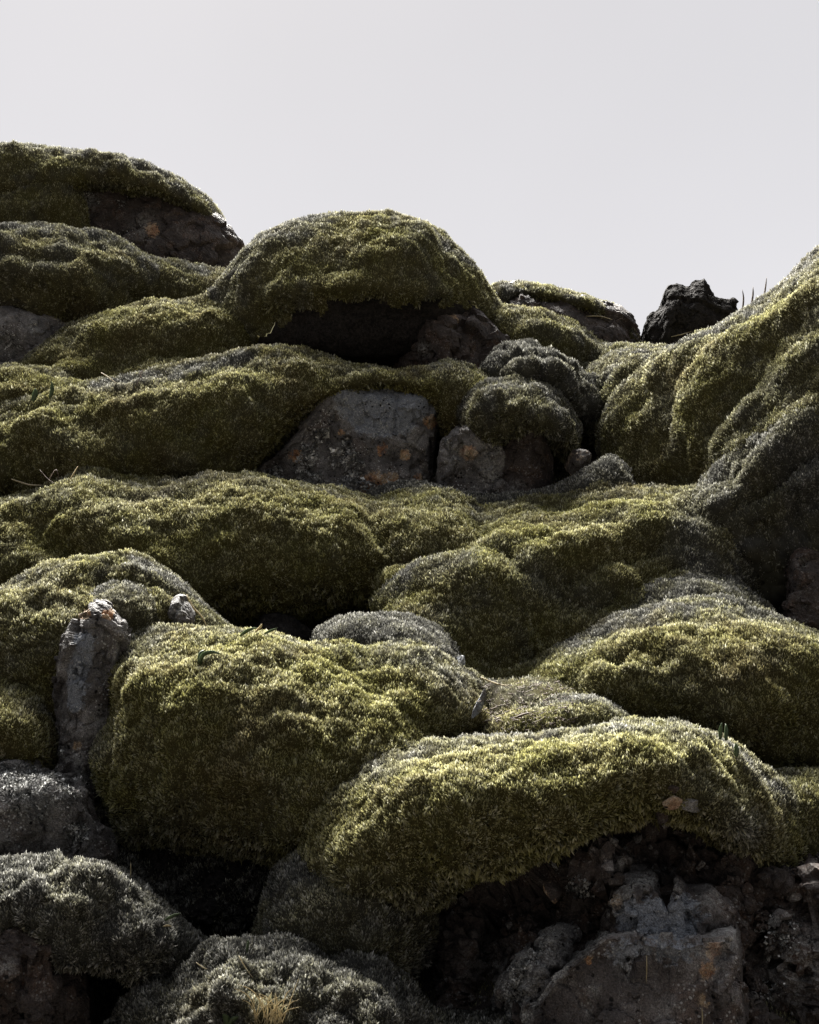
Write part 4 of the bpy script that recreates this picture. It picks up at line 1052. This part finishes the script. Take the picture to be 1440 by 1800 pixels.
def plant(name, label, cat, blades, Y, part='leaf', mat=None):
    Y = depth_at([b[0][0] for b in blades[:4]], Y)
    thing(name, label, cat, [(part, blade_mesh(line3(p, Y, dy), w * .72 * Y / FPX, m or mat or M_LEAF, .18)) for p, w, dy, m in blades])

plant('leafy_plant', 'dark green leaf sprig growing on the crest of the large yellow mound', 'plant',
      [([(352, 1168), (356, 1152), (372, 1146), (390, 1150)], 5, -.05, None), ([(350, 1166), (352, 1150), (360, 1142)], 5, .03, None)], 5.42)
plant('leafy_plant', 'low pale leaf sprig on the crest where the arching mound meets the yellow mound', 'plant',
      [([(422, 1118), (436, 1108), (452, 1103)], 4, -.03, None), ([(448, 1112), (458, 1102), (461, 1096)], 3, 0, M_DRY), ([(465, 1114), (478, 1108), (488, 1104)], 3, -.02, None)], 5.78)
plant('leafy_plant', 'two upright green leaves behind the rim of the front mound', 'plant',
      [([(1266, 1300), (1267, 1284), (1269, 1270)], 5, 0, None), ([(1276, 1302), (1277, 1286), (1276, 1272)], 5, .02, None)], 5.1)
plant('leafy_plant', 'single small green leaf on the rim of the front mound', 'plant', [([(1294, 1330), (1295, 1318), (1293, 1306)], 6, 0, None)], 5.0)
plant('leafy_plant', 'faint dark green leaves on the small cushion at the left edge', 'plant',
      [([(58, 705), (62, 692), (62, 682)], 7, 0, None), ([(88, 700), (92, 684), (91, 670)], 5, 0, None)], 8.55)
plant('leafy_plant', 'pale leaves at the right end of the corner cushion', 'plant',
      [([(290, 1618), (304, 1610), (318, 1605)], 4, 0, None), ([(286, 1629), (294, 1627), (302, 1628)], 2.5, 0, M_DRY)], 4.42)
plant('leafy_plant', 'lobed green leaf at the bottom edge under the dry grass tuft', 'plant',
      [([(400, 1805), (398, 1790), (392, 1782)], 8, -.03, None), ([(400, 1805), (410, 1792), (420, 1786)], 7, -.03, None)], 4.0)
rg2 = np.random.default_rng(5)
tb = []
for k in range(34):
    x0 = 470 + rg2.uniform(-24, 34); y0 = 1800 + rg2.uniform(-6, 12); sx = rg2.uniform(-60, 55); hh = rg2.uniform(30, 66)
    tb.append(([(x0, y0), (x0 + sx * .4, y0 - hh * .75), (x0 + sx, y0 - hh)], rg2.uniform(.9, 1.5), rg2.uniform(-.12, .02), M_DRY))
tb.append(([(500, 1790), (514, 1750), (526, 1718)], 1.2, 0, M_DRY))
plant('grass_tuft', 'straw coloured dry grass tuft on the grey cushion at the bottom edge', 'grass tuft', tb, 4.12, 'blade')
stalk([(420, 1680), (432, 1702), (446, 1720)], 4.2, 1.2, 'straw stalk bent across the grey cushion above the dry tuft')
stalk([(345, 1692), (356, 1700), (366, 1704)], 4.25, 1.2, 'short straw stalk on the left shoulder of the grey bottom cushion')
stalk([(229, 1545), (230, 1530), (230, 1515)], 4.6, 1.1, 'single upright stalk on the corner cushion')
stalk([(434, 1674), (436, 1660), (437, 1652)], 4.3, 2.2, 'short green blade behind the grey bottom cushion', M_LEAF)
stalk([(20, 842), (50, 852), (78, 853)], 8.0, 1.5, 'pale bent stalk lying at the left foot of the ridge with the bare rock', group=None)
stalk([(70, 826), (84, 842), (100, 852)], 8.0, 1.0, 'thin stalk crossing the dry sprig at the left foot of the ridge', M_TWIG)
stalk([(137, 820), (128, 835), (120, 848)], 8.0, 1.2, 'slanting stalk right of the dry sprig at the left foot of the ridge')
stalk([(84, 850), (92, 834), (100, 826), (104, 846)], 8.0, 1.0, 'arched stalk of the dry sprig at the left foot of the ridge', M_TWIG)
stalk([(252, 668), (246, 658), (254, 648)], 8.6, 1.0, 'dark stalk on the crest of the ridge with the bare rock', M_TWIG)
stalk([(240, 678), (246, 664), (252, 652)], 8.7, 1.0, 'slanting stalk beside the dark stalk on the ridge crest', M_TWIG)
stalk([(178, 655), (192, 664), (205, 674)], 8.7, 1.0, 'leaning straw stalk left on the crest of the ridge with the bare rock')
stalk([(1300, 575), (1307, 530), (1305, 508)], 8.3, 1.6, 'short dark blade on the skyline of the steep right flank', M_TWIG, rooted=True)
stalk([(1314, 570), (1323, 524), (1324, 503)], 8.3, 1.8, 'broad dark blade next to the short dark blade on the skyline', M_TWIG, rooted=True)
stalk([(1336, 560), (1345, 510), (1348, 486)], 8.3, 1.5, 'topmost dark blade on the skyline of the steep right flank', M_TWIG, rooted=True)
stalk([(1180, 592), (1198, 588), (1218, 582)], 9.6, 1.0, 'pale stalk lying in front of the black lava rock')
stalk([(1030, 556), (1055, 556), (1078, 562)], 9.9, 1.1, 'pale stalk across the bare brown skyline boulder')
stalk([(1082, 566), (1092, 560), (1098, 563)], 9.9, 1.1, 'hooked dark stalk on the right end of the bare brown skyline boulder', M_TWIG)
stalk([(328, 1045), (340, 1068), (356, 1085), (366, 1108)], 5.95, 1.6, 'pale root hanging under the right side of the left arch', cat='root', rooted=True, name='root')
stalk([(845, 1190), (862, 1198), (882, 1204), (905, 1206)], 5.5, 1.4, 'pale straw lying on the litter strewn saddle')
def litter(region, Y0, n):
    from mathutils.bvhtree import BVHTree as _B
    dg = bpy.context.evaluated_depsgraph_get()
    vs, qs, k = [], [], 0
    r = np.random.default_rng(41)
    for _ in range(n):
        x, y = r.uniform(region[0], region[2]), r.uniform(region[1], region[3])
        d = (Vector(P(x, y, 5.0)) - EYE).normalized()
        h = SC.ray_cast(dg, EYE, d)
        if not h[0] or h[1].y > 6.1 or h[1].y < 5.2: continue
        c = np.array(h[1]) + np.array(h[2]) * .006
        a = r.uniform(0, 6.28); dv = np.array([math.cos(a), math.sin(a), r.uniform(-.1, .35)])
        L = r.uniform(.012, .045); w = r.uniform(.0010, .0026)
        p0, p1 = c - dv * L / 2, c + dv * L / 2 + np.array([0, 0, .004])
        sd = np.cross(dv, [0, 0, 1.0]); sd /= np.linalg.norm(sd); up = np.cross(sd, dv)
        for p in (p0, p1):
            vs += [p + sd * w, p + up * w, p - sd * w, p - up * w]
        qs += [[k + i, k + (i + 1) % 4, k + 4 + (i + 1) % 4, k + 4 + i] for i in range(4)]; k += 8
    return make_mesh('litter', np.array(vs), np.array(qs), np.zeros((0, 3), int), M_TWIG)
bpy.context.view_layer.update()
tag(link('litter', litter((845, 1200, 1010, 1285), 5.6, 260)), 'dry twigs and stems littering the saddle behind the front mound', 'litter', kind='stuff')
stalk([(905, 1262), (920, 1256), (935, 1252)], 5.5, 2.2, 'red brown dead leaf on the litter strewn saddle', M_TWIG, cat='dead leaf', name='dead_leaf')
stalk([(1137, 1680), (1137, 1705), (1136, 1730)], 4.3, 1.2, 'straw standing against the face of the bare slab')
stalk([(1234, 1772), (1235, 1790), (1234, 1810)], 4.28, 1.2, 'short straw low on the face of the bare slab')
